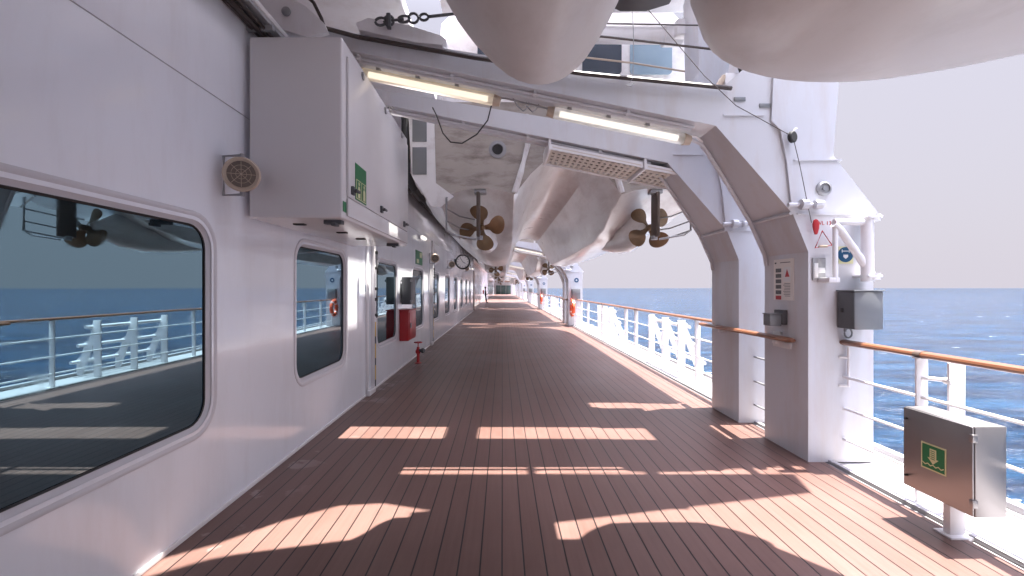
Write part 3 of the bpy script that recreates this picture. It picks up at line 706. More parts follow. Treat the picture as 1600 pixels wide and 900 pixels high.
# plates added above the view to cast the deck's shadow bands
def make_shadow_plates(i):
    y0 = PERIOD * i
    t = thing('shadow_plates', 'x', 'shadow plate', (2.6, 4.0 + y0, 5.6), 'added shadow plates above the davits')
    zp = 5.60
    sh = lambda X, Y: (X + 0.24 * zp, Y + 0.035 * zp + y0)
    pa = [sh(-2.4, 2.55), sh(-1.84, 2.95), sh(-1.56, 3.23), sh(-1.24, 3.46), sh(-0.9, 3.50), sh(-0.25, 3.30), sh(0.2, 3.17), sh(2.5, 3.68), sh(2.6, 4.05), sh(-2.4, 4.05)]
    b = MB(); b.prism([(x, y, zp) for x, y in pa], [(x, y, zp + 0.06) for x, y in pa]); b.build('shadow_plate', M['white'], t, smooth=False)
    pa = [sh(-2.2, 4.42), sh(2.55, 4.42), sh(2.55, 4.92), sh(1.0, 5.0), sh(-2.2, 5.02)]
    b = MB(); b.prism([(x, y, zp) for x, y in pa], [(x, y, zp + 0.06) for x, y in pa]); b.build('shadow_plate', M['white'], t, smooth=False)
    b = MB(); b.box(-2.7, -0.74, 1.2 + y0, 4.24 + y0, zp - 0.003, zp + 0.055); b.box(-2.7, -0.50, 4.245 + y0, 5.9 + y0, zp - 0.004, zp + 0.054); b.build('wall_shade_plate', M['white'], t)  # extra plates that keep direct sun off the left wall
    pa = [sh(-2.2, 5.44), sh(1.75, 5.40), sh(1.95, 6.0), sh(1.3, 6.32), sh(-2.2, 6.35)]
    b = MB(); b.prism([(x, y, zp) for x, y in pa], [(x, y, zp + 0.06) for x, y in pa]); b.build('shadow_plate', M['white'], t, smooth=False)
    b = MB(); b.box(2.62, 2.72, 3.6 + y0, 4.34 + y0, zp - 0.12, zp - 0.001); b.build('bracket', M['white'], t)
    b = MB(); b.box(-0.5, 0.42, 4.2465 + y0, 4.50 + y0, zp - 0.05, zp - 0.006); b.build('gap_shade_plate', M['white'], t)  # added to close a sunlit gap in the deck shadow
    for x, w_ in ((0.72, 0.36), (3.05, 0.8)):
        b = MB(); b.box(x, x + w_, 5.0 + y0, 5.75 + y0, zp + 0.0605, zp + 0.11); b.build('gap_shade_plate', M['white'], t)
    for x in (-0.5, 1.6, 3.6):
        b = MB(); b.box(x, x + 0.06, 3.95 + y0, 5.1 + y0, zp + 0.061, zp + 0.14); b.build('shadow_bar', M['white'], t)
    return t
pf = make_shadow_plates(0); pf['label'] = 'added white shadow plates high above the nearest davit arm'
for i in range(1, NP): copy_tree(pf, dy=PERIOD * i, label='added white shadow plates high above the %s davit pair' % ORD(i))

# ------------------------------------------------------------------ lamps and gratings under the arms
def arm_z(x): return 3.62 - 0.2055 * x
def make_lamp(x0, x1, y, label, dm='diff'):
    t = thing('tube_lamp', label, 'lamp', ((x0 + x1) / 2, y, arm_z((x0 + x1) / 2) - 0.08), 'fluorescent lamps under the davit arms')
    a = Vector((x0, y, arm_z(x0) - 0.085)); c = Vector((x1, y, arm_z(x1) - 0.085)); d = (c - a).normalized()
    b = MB(); b.tube([a + d * 0.06, c - d * 0.06], 0.026, 10); b.build('tube', M['tube'], t)
    b = MB(); b.tube([a, a + d * 0.02, c - d * 0.02, c], [0.05, 0.058, 0.058, 0.05], 14); b.build('diffuser', M[dm], t)
    for e, s in ((a, -1), (c, 1)):
        b = MB(); b.rod(e, e + d * 0.07 * s, 0.06, 14, 0.045); b.build('end_cap', M['beige'], t)
    for f in (0.12, 0.42, 0.72):
        p = a + (c - a) * f
        b = MB(); b.box(p.x - 0.02, p.x + 0.02, y - 0.03, y + 0.03, p.z + 0.045, p.z + 0.095, 0.005); b.build('clip', M['zinc'], t)
    return t
l1 = make_lamp(-1.41, -0.09, 4.60, 'lit warm tube lamp under the nearest arm, left one beside the locker')
l2 = make_lamp(0.52, 1.83, 4.60, 'lit tube lamp under the nearest arm, right one near the davit leg', 'diffpale')
for i in range(1, NP):
    copy_tree(l1, dy=PERIOD * i, label='left lit tube lamp under the %s davit pair' % ORD(i))
    copy_tree(l2, dy=PERIOD * i, label='right lit tube lamp under the %s davit pair' % ORD(i))
def make_grating(x0, x1, label):
    y0, y1 = 5.66, 6.34
    t = thing('step_grating', label, 'grating', ((x0 + x1) / 2, y0, arm_z(x0) - 0.1), 'gratings under the second davit arm')
    nx = int((x1 - x0) / 0.07); ny = 5
    b = MB()
    z = lambda x: arm_z(x) - 0.10
    for i in range(nx + 1):
        x = x0 + (x1 - x0) * i / nx
        b.prism([(x - 0.017, y0, z(x - .017)), (x + 0.017, y0, z(x + .017)), (x + 0.017, y0, z(x + .017) + 0.012), (x - 0.017, y0, z(x - .017) + 0.012)],
                [(x - 0.017, y1, z(x - .017)), (x + 0.017, y1, z(x + .017)), (x + 0.017, y1, z(x + .017) + 0.012), (x - 0.017, y1, z(x - .017) + 0.012)])
    for j in range(ny + 1):
        y = y0 + (y1 - y0) * j / ny
        b.prism([(x0, y - 0.035, z(x0) + 0.002), (x0, y + 0.035, z(x0) + 0.002), (x0, y + 0.035, z(x0) + 0.014), (x0, y - 0.035, z(x0) + 0.014)],
                [(x1, y - 0.035, z(x1) + 0.002), (x1, y + 0.035, z(x1) + 0.002), (x1, y + 0.035, z(x1) + 0.014), (x1, y - 0.035, z(x1) + 0.014)])
    b.build('grid', M['grating'], t, smooth=False)
    b = MB(); b.prism([(x0, y0, z(x0) + 0.03), (x1, y0, z(x1) + 0.03), (x1, y0, z(x1) + 0.036), (x0, y0, z(x0) + 0.036)], [(x0, y1, z(x0) + 0.03), (x1, y1, z(x1) + 0.03), (x1, y1, z(x1) + 0.036), (x0, y1, z(x0) + 0.036)]); b.build('shade_sheet', M['black'], t, smooth=False)  # black sheet stands in for the shade seen through the grating holes
    for yy in (y0 - 0.02, y1 + 0.02):
        b = MB(); b.prism([(x0 - 0.02, yy - 0.012, z(x0) - 0.02), (x0 - 0.02, yy + 0.012, z(x0) - 0.02), (x0 - 0.02, yy + 0.012, z(x0) + 0.045), (x0 - 0.02, yy - 0.012, z(x0) + 0.045)],
                          [(x1 + 0.02, yy - 0.012, z(x1) - 0.02), (x1 + 0.02, yy + 0.012, z(x1) - 0.02), (x1 + 0.02, yy + 0.012, z(x1) + 0.045), (x1 + 0.02, yy - 0.012, z(x1) + 0.045)]); b.build('edge_bar', M['white'], t)
    b = MB(); b.box(x0 - 0.05, x0 - 0.02, y0 - 0.05, y1 + 0.04, z(x0) - 0.03, z(x0) + 0.14, 0.004); b.build('hanger', M['white'], t)
    return t
g1 = make_grating(0.62, 1.72, 'left perforated step grating under the second davit arm')
g2 = make_grating(1.80, 2.62, 'right perforated step grating under the second davit arm, near its leg')
for i in (1, 2):
    copy_tree(g1, dy=PERIOD * i, label='left step grating under the rear arm of the %s davit pair' % ORD(i))
    copy_tree(g2, dy=PERIOD * i, label='right step grating under the rear arm of the %s davit pair' % ORD(i))

# sheave plate at the wall end of the nearest arm, and lashing gear
t = thing('sheave_plate', 'white rounded sheave plate with a bolt at the wall end of the arm', 'sheave', at(460, 30, 4.15))
pts2 = [(405, 10), (430, 42), (480, 58), (512, 50), (506, 36), (478, 10), (440, -12), (400, -18)]
b = MB(); b.prism([at(x, y, 4.12) for x, y in pts2], [at(x, y, 4.12) + Vector((0, 0.05, 0)) for x, y in pts2]); b.build('cheek', M['white'], t)
b = MB(); b.lathe([(0.04, 0), (0.04, 0.02), (0.02, 0.03), (0, 0.03)], AX((0, -1, 0), at(448, 19, 4.118)), 16); b.build('bolt', M['zinc'], t)
b = MB(); b.tube([at(470, -14, 4.16), at(490, 4, 4.16), at(502, 28, 4.16), at(508, 44, 4.2), at(560, 58, 4.27)], 0.016, 8); b.build('rope', M['cable'], t)
t = thing('lashing_chain', 'dark shackles and turnbuckle stretched along the white plate overhead', 'chain', at(640, 30, 4.2))
def link(p, d, L, w, r, mb):
    d = d.normalized(); u = d.cross(Vector((0, 1, 0))).normalized()
    mb.tube([p + d * (L * 0.5 * math.cos(a)) + u * (w * math.sin(a)) for a in [k * PI / 7 for k in range(14)]], r, 6, closed=True)
pA = at(592, 34, 4.2); pB = at(690, 24, 4.2); dd = pB - pA
for i, (f, L, w) in enumerate(((0.03, 0.10, 0.035), (0.16, 0.09, 0.045), (0.40, 0.11, 0.03), (0.55, 0.09, 0.045), (0.72, 0.08, 0.03))):
    b = MB(); link(pA + dd * f, dd, L, w, 0.012, b); b.build('link', M['darkbox'], t)
b = MB(); b.rod(pA + dd * 0.2, pA + dd * 0.4, 0.012); b.rod(pA + dd * 0.78, pA + dd * 1.25, 0.014); b.box((pA + dd * 0.16).x - 0.02, (pA + dd * 0.16).x + 0.02, 4.17, 4.23, (pA + dd * .16).z - 0.07, (pA + dd * .16).z + 0.06, 0.008); b.build('turnbuckle', M['darkbox'], t)
t = thing('cradle_plate', 'white tongue shaped cradle plate above the nearest arm under the chain', 'plate', at(640, 50, 4.3))
pts2 = [(556, 36), (575, 28), (640, 40), (690, 56), (697, 62), (690, 70), (650, 66), (600, 55), (560, 46)]
b = MB(); b.prism([at(x, y, 4.26) for x, y in pts2], [at(x, y, 4.26) + Vector((0, 0.3, 0)) for x, y in pts2]); b.build('plate', M['white'], t)

# ------------------------------------------------------------------ fittings on the nearest davit leg
YF = 4.33
def fy(x, y): return at(x, y, YF)
# poster on the inner face (x = 2.91)
def iy(x): return F * 2.91 / (x - VX)
t = thing('notice_poster', 'white notice poster with small pictures on the nearest davit leg', 'poster', (2.905, 4.75, 1.55))
py1, py0 = iy(1210), iy(1241)
b = MB(); b.box(2.902, 2.909, py0, py1, 1.53, 1.955); b.build('sheet', M['paper'], t)
w = py1 - py0
for k in range(6):
    z = 1.86 - k * 0.057
    b = MB(); b.box(2.8995, 2.9015, py1 - w * 0.40, py1 - w * 0.12, z - 0.04, z); b.build('picture', M['photoink'] if k < 5 else M['red'], t)
b = MB(); b.box(2.8995, 2.9015, py0 + w * 0.13, py1 - w * 0.52, 1.72, 1.87); b.build('illustration', M['reflective'], t)
b = MB(); b.prism([(2.8985, py0 + w * 0.18, 1.77), (2.8985, py0 + w * 0.40, 1.77), (2.8985, py0 + w * 0.30, 1.85)], [(2.8994, py0 + w * 0.18, 1.77), (2.8994, py0 + w * 0.40, 1.77), (2.8994, py0 + w * 0.30, 1.85)]); b.build('red_figure', M['red'], t)
b = MB()
for k in range(9): b.box(2.8995, 2.9015, py0 + w * 0.15, py1 - w * (0.5 + 0.1 * random.random()), 1.70 - k * 0.016, 1.704 - k * 0.016)
b.box(2.8995, 2.9015, py0 + w * 0.15, py1 - w * 0.35, 1.915, 1.922); b.box(2.8995, 2.9015, py1 - w * 0.15, py1 - w * 0.07, 1.91, 1.925)
b.build('text_line', M['ink'], t)
# small grey socket box
t = thing('socket_box', 'small grey socket box on the inner face of the nearest davit leg', 'box', (2.9, 4.8, 1.3))
yb = iy(1222)
b = MB(); b.box(2.86, 2.909, yb - 0.09, yb + 0.06, 1.28, 1.43, 0.006); b.build('back_plate', M['darkbox'], t)
b = MB(); b.box(2.74, 2.86, yb - 0.075, yb + 0.05, 1.265, 1.385, 0.008); b.build('box_body', M['grey'], t)
b = MB(); b.box(2.735, 2.865, yb - 0.082, yb + 0.057, 1.385, 1.395, 0.003); b.build('lid', M['grey'], t)
# white L-shaped raised patch
b = MB(); b.box(2.885, 2.909, iy(1222), iy(1211), 1.04, 1.20, 0.003); b.box(2.885, 2.909, iy(1238), iy(1222) - 0.002, 1.04, 1.10, 0.003)
tag(b.build('l_patch', M['reflective']), 'white L shaped patch under the teak rail on the nearest davit leg', 'bracket')
# grey junction box on near face
t = thing('junction_box', 'large grey junction box with a keyhole on the nearest davit leg', 'box', fy(1318, 515))
p0 = fy(1308, 512); p1 = fy(1350, 455)
b = MB(); b.box(p0.x, p1.x, YF - 0.22, YF - 0.012, p0.z, p1.z, 0.008); b.build('box_body', M['grey'], t)
b = MB(); b.box(p0.x - 0.014, p0.x - 0.001, YF - 0.225, YF - 0.02, p0.z + 0.004, p1.z - 0.004, 0.004); d = b.build('door', M['darkbox'], t)
b = MB(); b.box(p0.x - 0.022, p0.x - 0.014, YF - 0.10, YF - 0.07, p0.z + 0.15, p0.z + 0.19, 0.003); b.build('lock', M['black'], d)
b = MB(); b.box(p0.x - 0.02, p1.x + 0.01, YF - 0.235, YF - 0.008, p1.z + 0.001, p1.z + 0.012, 0.003); b.build('hood', M['grey'], t)
b = MB(); b.tube([(p0.x + 0.06 + 0.035 * math.cos(a), YF - 0.06, p0.z - 0.045 + 0.045 * math.sin(a)) for a in [k * PI / 8 for k in range(16)]], 0.008, 6, closed=True); b.rod((p0.x + 0.03, YF - 0.06, p0.z - 0.03), (p0.x + 0.03, YF - 0.06, p0.z), 0.012); b.build('cable_loop', M['grey'], t)
# grey panel
p0 = fy(1268, 438); p1 = fy(1288, 403)
t = thing('wall_plate', 'small flat grey plate beside the blue round sign on the davit leg', 'plate', p0)
b = MB(); b.box(p0.x, p1.x, YF - 0.018, YF - 0.001, p0.z, p1.z, 0.003); b.build('plate', M['zinc'], t)
b = MB(); b.box(p0.x + 0.05, p1.x - 0.008, YF - 0.024, YF - 0.018, p0.z + 0.07, p0.z + 0.12, 0.002); b.box(p0.x + 0.012, p0.x + 0.05, YF - 0.022, YF - 0.018, p0.z + 0.02, p1.z - 0.05, 0.002); b.build('label_strip', M['reflective'], t)
# blue round sign
p = fy(1320, 398)
t = thing('safety_sign', 'round blue mandatory sign on a pale square on the davit leg', 'sign', p)
b = MB(); b.box(p.x - 0.062, p.x + 0.075, YF - 0.006, YF - 0.001, p.z - 0.085, p.z + 0.078); b.build('backing', M['glow'], t)
b = MB(); b.rod((p.x, YF - 0.0065, p.z), (p.x, YF - 0.0095, p.z), 0.072, 32); f = b.build('disc', M['blue'], t)
b = MB(); b.box(p.x - 0.035, p.x + 0.035, YF - 0.0125, YF - 0.010, p.z + 0.030, p.z + 0.037); b.box(p.x - 0.037, p.x - 0.030, YF - 0.0125, YF - 0.010, p.z + 0.02, p.z + 0.048); b.box(p.x + 0.030, p.x + 0.037, YF - 0.0125, YF - 0.010, p.z + 0.02, p.z + 0.048)
b.prism([(p.x - 0.022, YF - 0.0125, p.z + 0.0), (p.x + 0.022, YF - 0.0125, p.z + 0.0), (p.x + 0.022, YF - 0.0125, p.z - 0.022), (p.x, YF - 0.0125, p.z - 0.04), (p.x - 0.022, YF - 0.0125, p.z - 0.022)],
        [(p.x - 0.022, YF - 0.010, p.z + 0.0), (p.x + 0.022, YF - 0.010, p.z + 0.0), (p.x + 0.022, YF - 0.010, p.z - 0.022), (p.x, YF - 0.010, p.z - 0.04), (p.x - 0.022, YF - 0.010, p.z - 0.022)])
b.build('symbol', M['reflective'], f)
# red handle and triangle
p = fy(1268, 356)
t = thing('release_handle', 'red release handle hanging on a wire on the nearest davit leg', 'handle', p)
b = MB(); b.lathe([(0.004, 0.075), (0.022, 0.065), (0.032, 0.03), (0.030, -0.01), (0.020, -0.05), (0.012, -0.07), (0, -0.072)], Matrix.Translation((p.x, YF - 0.06, p.z)) @ Matrix.Diagonal((1, 0.55, 1, 1)), 18); b.build('grip', M['red'], t)
t = thing('pull_triangle', 'red triangular pull ring below the red handle', 'handle', fy(1280, 378))
pa, pb_, pc = fy(1279, 362), fy(1294, 384), fy(1268, 388)
b = MB(); b.tube([Vector((q.x, YF - 0.05, q.z)) for q in (pa, pb_, pc)], 0.007, 6, closed=True); b.build('ring', M['red'], t)
b = MB(); q = fy(1281, 386); b.box(q.x - 0.045, q.x + 0.035, YF - 0.062, YF - 0.038, q.z - 0.009, q.z + 0.012, 0.006); b.build('tag_plate', M['beige'], t)
q = fy(1293, 349)
o = text_obj('load_marking', 'SWL 130KG', 0.052, Matrix.Translation((q.x, YF - 0.003, q.z)) @ Matrix.Rotation(PI / 2, 4, 'X'), M['red'])
tag(o, 'small red painted load marking beside the red handle', 'marking')
# white hinged bracket arms on outboard side
t = thing('derrick_arm', 'white tubular derrick bracket with round end plates on the davit leg', 'bracket', fy(1360, 445))
yb = YF - 0.14
A = lambda x, y: Vector((at(x, y, yb).x, yb, at(x, y, yb).z))
b = MB(); b.tube([A(1355, 340), A(1355, 440)], 0.05, 14); b.build('post', M['white'], t)
b = MB(); b.tube([A(1303, 347), A(1350, 347)], 0.03, 12); b.build('top_arm', M['white'], t)
b = MB(); b.tube([A(1303, 350), A(1312, 358), A(1345, 405), A(1353, 418)], 0.034, 12); b.build('brace', M['white'], t)
b = MB(); b.tube([A(1305, 350), A(1305, 440)], 0.022, 12); b.build('strut', M['white'], t)
for yy in (340, 432):
    b = MB(); q = A(1363, yy); b.box(q.x - 0.08, q.x + 0.05, yb - 0.06, YF - 0.001, q.z - 0.012, q.z + 0.012, 0.004); b.rod((q.x, yb, q.z - 0.03), (q.x, yb, q.z + 0.03), 0.062, 18); b.rod((q.x, yb, q.z - 0.045), (q.x, yb, q.z + 0.045), 0.02, 10); b.build('end_plate', M['white'], t)
b = MB(); q = A(1300, 437); b.box(q.x - 0.04, q.x + 0.06, yb - 0.02, YF - 0.001, q.z - 0.025, q.z + 0.02, 0.005); b.build('foot', M['white'], t)

# small repeats of those fittings on farther davit legs
def far_fit(i):
    y0 = YF + PERIOD * i
    t = thing('junction_box', 'grey junction box on the leg of the %s davit pair' % ORD(i), 'box', (3.1, y0, 1.2), 'grey boxes on the davit legs')
    b = MB(); b.box(3.05, 3.40, y0 - 0.2, y0 - 0.01, 1.18, 1.62, 0.01); b.build('box_body', M['grey'], t)
    b = MB(); b.box(3.036, 3.049, y0 - 0.2, y0 - 0.02, 1.19, 1.61, 0.004); b.build('door', M['darkbox'], t)
    t = thing('safety_sign', 'round blue sign on the leg of the %s davit pair' % ORD(i), 'sign', (3.3, y0, 2.0), 'blue signs on the davit legs')
    b = MB(); b.rod((3.26, y0 - 0.008, 2.0), (3.26, y0 - 0.001, 2.0), 0.10, 24); b.build('disc', M['blue'], t)
    b = MB(); b.rod((3.26, y0 - 0.012, 2.0), (3.26, y0 - 0.009, 2.0), 0.04, 16); b.build('symbol', M['reflective'], t)
    if i > 2: return
    # lifebuoy, hung edge-on beside the leg
    t = thing('lifebuoy', 'orange lifebuoy hung on the rail by the %s davit pair' % ORD(i), 'lifebuoy', (3.0, y0 - 0.5, 0.75), 'lifebuoys along the rail')
    b = MB(); rr = 0.29; cx, cy, cz = 3.02, y0 - 0.45, 0.80
    b.tube([(cx, cy + rr * math.cos(a), cz + rr * math.sin(a)) for a in [k * PI / 16 for k in range(32)]], 0.075, 12, closed=True); b.build('ring', M['orange'], t)
    for k in range(4):
        a0 = PI / 4 + k * PI / 2
        b = MB(); b.tube([(cx, cy + rr * math.cos(a0 + d), cz + rr * math.sin(a0 + d)) for d in (-0.10, -0.03, 0.03, 0.10)], 0.079, 12); b.build('band', M['reflective'], t)
    b = MB(); b.tube([(cx - 0.05 + 0.02 * math.sin(3 * a), cy + 0.40 * math.cos(a), cz + 0.40 * math.sin(a)) for a in [k * PI / 12 for k in range(24)]], 0.01, 6, closed=True); b.build('grab_line', M['orange'], t)
    b = MB(); b.rod((cx + 0.08, cy, 0.05), (cx + 0.08, cy, 1.12), 0.02); b.build('hanger', M['white'], t)
for i in range(1, 5): far_fit(i)

# ------------------------------------------------------------------ railings
XR = 3.25; ZR = 1.14
def handrail(b, x, y0, y1, z=ZR, w=0.045, h=0.027):
    n = 10
    sec = [(w * math.cos(a), h * math.sin(a)) for a in [k * 2 * PI / n for k in range(n)]]
    st = [(y0, 0.55), (y0 + 0.03, 0.9), (y0 + 0.06, 1), (y1 - 0.06, 1), (y1 - 0.03, 0.9), (y1, 0.55)]
    b.loft([[(x + sx * k, y, z + sz * k) for sx, sz in sec] for y, k in st])
def make_railing(y0, y1, posts, label):
    t = thing('railing', label, 'railing', (XR, y0, 0), 'railings along the ship side')
    yy = y0
    segs = [y0] + [p for p in posts[1::2]] + [y1]
    b = MB()
    b2 = MB()
    for a, c in zip(segs[:-1], segs[1:]):
        handrail(b, XR, a + (0.0 if a == y0 else -0.03), c + (0.0 if c == y1 else 0.03))
        if c != y1: b2.loft([[(XR + 0.05 * math.cos(k * PI / 6), yv, ZR + 0.031 * math.sin(k * PI / 6)) for k in range(12)] for yv in (c - 0.03, c + 0.03)])
    b.build('handrail', M['teak'], t)
    if len(segs) > 2: b2.build('rail_joint', M['rudder'], t)
    for z in (0.22, 0.51, 0.81):
        b = MB(); b.rod((XR, y0, z), (XR, y1, z), 0.0135, 8); b.build('rail_rod', M['white'], t)
    for p in posts:
        b = MB(); b.box(XR - 0.045, XR + 0.045, p - 0.008, p + 0.008, -0.012, ZR - 0.02, 0.003); b.box(XR - 0.07, XR + 0.07, p - 0.05, p + 0.05, -0.012, 0.0, 0.003); b.box(XR - 0.05, XR + 0.05, p - 0.03, p + 0.03, ZR - 0.032, ZR - 0.022, 0.002)
        b.build('post', M['white'], t)
    return t
make_railing(-6.0, 4.40, [-5.0, -2.4, 0.3, 3.53], 'white railing with a teak handrail at the right edge, nearest the camera')
def make_bay(i):
    y0 = 6.36 + PERIOD * i; y1 = 20.0 + PERIOD * i
    ps = [y0 + 1.22, y0 + 4.7, y0 + 5.6, y0 + 8.4, y0 + 10.9, y0 + 12.4]
    return make_railing(y0, y1, ps, 'x')
r0 = make_bay(0); r0['label'] = 'white railing with teak handrail between the nearest and second davit pairs'
for i in range(1, NP): copy_tree(r0, dy=PERIOD * i, label='white railing beyond the %s davit pair, towards the next pair' % ORD(i))
# outboard gate post beside the near post
t = thing('gate_post', 'thick white flat post just outside the near railing post', 'post', (3.36, 3.38, 0))
b = MB(); b.box(3.31, 3.43, 3.37, 3.39, -0.012, 1.10, 0.004); b.build('post', M['white'], t)
b = MB(); b.rod((3.25, 3.53, 0.96), (3.36, 3.42, 0.96), 0.016); b.rod((3.33, 3.42, 0.96), (3.33, 3.36, 0.96), 0.026); b.build('hinge_pin', M['white'], t)
# short stub post on the davit face where the rail ends
b = MB(); b.rod((XR + 0.02, 4.30, 0.72), (XR + 0.02, 4.30, 1.10), 0.012); b.rod((XR + 0.02, 4.30, 0.73), (XR - 0.05, 4.325, 0.73), 0.012); b.rod((XR + 0.02, 4.30, 1.0), (XR - 0.05, 4.325, 1.0), 0.012)
tag(b.build('rail_bracket', M['white']), 'thin white rail bracket on the nearest davit leg under the rail end', 'bracket')
# teak rail inboard of the davit legs
def make_leg_rail(i):
    y0 = PERIOD * i
    t = thing('leg_rail', 'x', 'handrail', (2.85, 4.45 + y0, 1.14), 'short teak rails on the davit legs')
    b = MB(); handrail(b, 2.85, 4.46 + y0, 6.55 + y0); b.build('handrail', M['teak'], t)
    for y in (4.75, 5.95):
        b = MB(); b.box(2.83, 2.909, y + y0 - 0.03, y + y0 + 0.03, 1.08, 1.112, 0.004); b.build('bracket', M['white'], t)
    for z in (0.22, 0.51, 0.81):
        b = MB(); b.rod((3.1, 5.05 + y0, z), (3.1, 5.60 + y0, z), 0.012, 8); b.build('rail_rod', M['zinc'], t)
    return t
lr = make_leg_rail(0); lr['label'] = 'short teak handrail across the two nearest davit legs'
for i in range(1, NP): copy_tree(lr, dy=PERIOD * i, label='short teak handrail across the legs of the %s davit pair' % ORD(i))
# slanted stowage racks outside the rail
def make_rack(y0, label):
    t = thing('stowage_rack', label, 'rack', (3.3, y0, 0), 'white slanted racks along the rail')
    for dy in (0.0, 0.85, 1.7):
        y = y0 + dy
        b = MB(); b.box(3.29, 3.43, y - 0.012, y + 0.012, -0.012, 1.05, 0.004); b.build('upright', M['white'], t)
        b = MB(); pts = [(3.40, 1.05), (3.50, 0.98), (3.50, 0.88), (3.58, 0.66), (3.66, 0.62), (3.66, 0.54), (3.72, 0.36), (3.80, 0.30), (3.80, 0.0), (3.70, 0.0), (3.40, 0.82)]
        b.prism([(x, y + 0.05, z) for x, z in pts], [(x, y + 0.074, z) for x, z in pts]); b.build('slanted_leg', M['white'], t, smooth=False)
    for (x, z) in ((3.47, 0.93), (3.62, 0.58), (3.75, 0.26)):
        b = MB(); b.rod((x, y0 - 0.12, z), (x, y0 + 1.9, z), 0.032, 12); b.build('tube', M['white'], t)
    return t
k0 = make_rack(8.55, 'nearest white slanted stowage rack outside the right rail')
copy_tree(k0, dy=5.5, label='second white slanted stowage rack farther along the right rail')
for i in (1, 2):
    copy_tree(k0, dy=PERIOD * i, label='front stowage rack in the bay beyond the %s davit pair' % ORD(i))
    copy_tree(k0, dy=PERIOD * i + 5.5, label='rear stowage rack in the bay beyond the %s davit pair' % ORD(i))

# steel box on the near rail
t = thing('ladder_locker', 'brushed steel locker with a green ladder sign on the near right rail', 'locker', (3.0, 3.05, 0.24))
BX0, BX1, BY0, BY1, BZ0, BZ1 = 2.92, 3.115, 2.81, 3.30, 0.235, 0.80
b = MB(); b.box(BX0, BX1, BY0, BY1, BZ0, BZ1, 0.006); b.build('box_body', M['steel'], t)
b = MB(); b.box(BX0 - 0.014, BX0 - 0.001, BY0 + 0.004, BY1 - 0.002, BZ0 + 0.004, BZ1 - 0.004, 0.004); d = b.build('door', M['steel'], t)
for z in (BZ0 + 0.06, BZ1 - 0.10):
    b = MB(); b.box(BX0 - 0.022, BX0 + 0.012, BY0 - 0.006, BY0 + 0.02, z, z + 0.05, 0.003); b.build('hinge', M['steel'], d)
    b = MB(); b.rod((BX0 - 0.03, BY1 - 0.03, z + 0.02), (BX0 - 0.013, BY1 - 0.03, z + 0.02), 0.008, 8); b.build('lock', M['black'], d)
b = MB(); b.box(BX0 + 0.06, BX1 - 0.03, 3.03, 3.08, -0.012, BZ0 + 0.001, 0.004); b.box(BX0 + 0.03, BX1, 2.99, 3.12, -0.012, 0.012, 0.003); b.build('support', M['white'], t)
b = MB(); b.box(BX1, XR - 0.01, 3.0, 3.04, 0.4, 0.45, 0.003); b.build('bracket', M['white'], t)
t = thing('safety_sign', 'green embarkation ladder sign with a down arrow on the steel locker', 'sign', (BX0 - 0.015, 3.05, 0.5))
X1 = BX0 - 0.0145
s0, s1 = F * 2.905 / (1478 - VX), F * 2.905 / (1440 - VX)
yc = (s0 + s1) / 2; hs = (s1 - s0) / 2 * 1.03; zc = H - (716 - VY) * yc / F
b = MB(); b.box(X1 - 0.002, X1, yc - hs, yc + hs, zc - hs, zc + hs); b.build('border', M['glow'], t)
b = MB(); b.box(X1 - 0.0035, X1 - 0.0022, yc - hs * 0.89, yc + hs * 0.89, zc - hs * 0.89, zc + hs * 0.89); f = b.build('field', M['green'], t)
def onp(pts, mb, dx=0.005):
    mb.prism([(X1 - dx, yc - u * hs, zc + v * hs) for u, v in pts], [(X1 - dx + 0.0012, yc - u * hs, zc + v * hs) for u, v in pts])
b = MB(); onp([(-0.26, 0.66), (0.26, 0.66), (0.26, -0.05), (0.44, -0.05), (0, -0.48), (-0.44, -0.05), (-0.26, -0.05)], b); b.build('arrow', M['glow'], f)
b = MB()
for k in range(5): v = 0.54 - k * 0.15; onp([(-0.17, v), (0.17, v), (0.17, v - 0.05), (-0.17, v - 0.05)], b, 0.0065)
b.build('ladder', M['green'], f)
b = MB()
top = [(-0.85 + 1.7 * k / 16, -0.55 + 0.06 * math.cos(k * PI / 2)) for k in range(17)]
for p, q in zip(top[:-1], top[1:]): onp([p, q, (q[0], q[1] - 0.08), (p[0], p[1] - 0.08)], b)
b.build('waves', M['glow'], f)

# ------------------------------------------------------------------ tender boats
def lerp_tab(tab, v):
    for (v0, a), (v1, c) in zip(tab[:-1], tab[1:]):
        if v <= v1:
            f = 0 if v1 == v0 else max(0, (v - v0) / (v1 - v0)); f = f * f * (3 - 2 * f)
            return [p + (q - p) * f for p, q in zip(a, c)]
    return tab[-1][1]
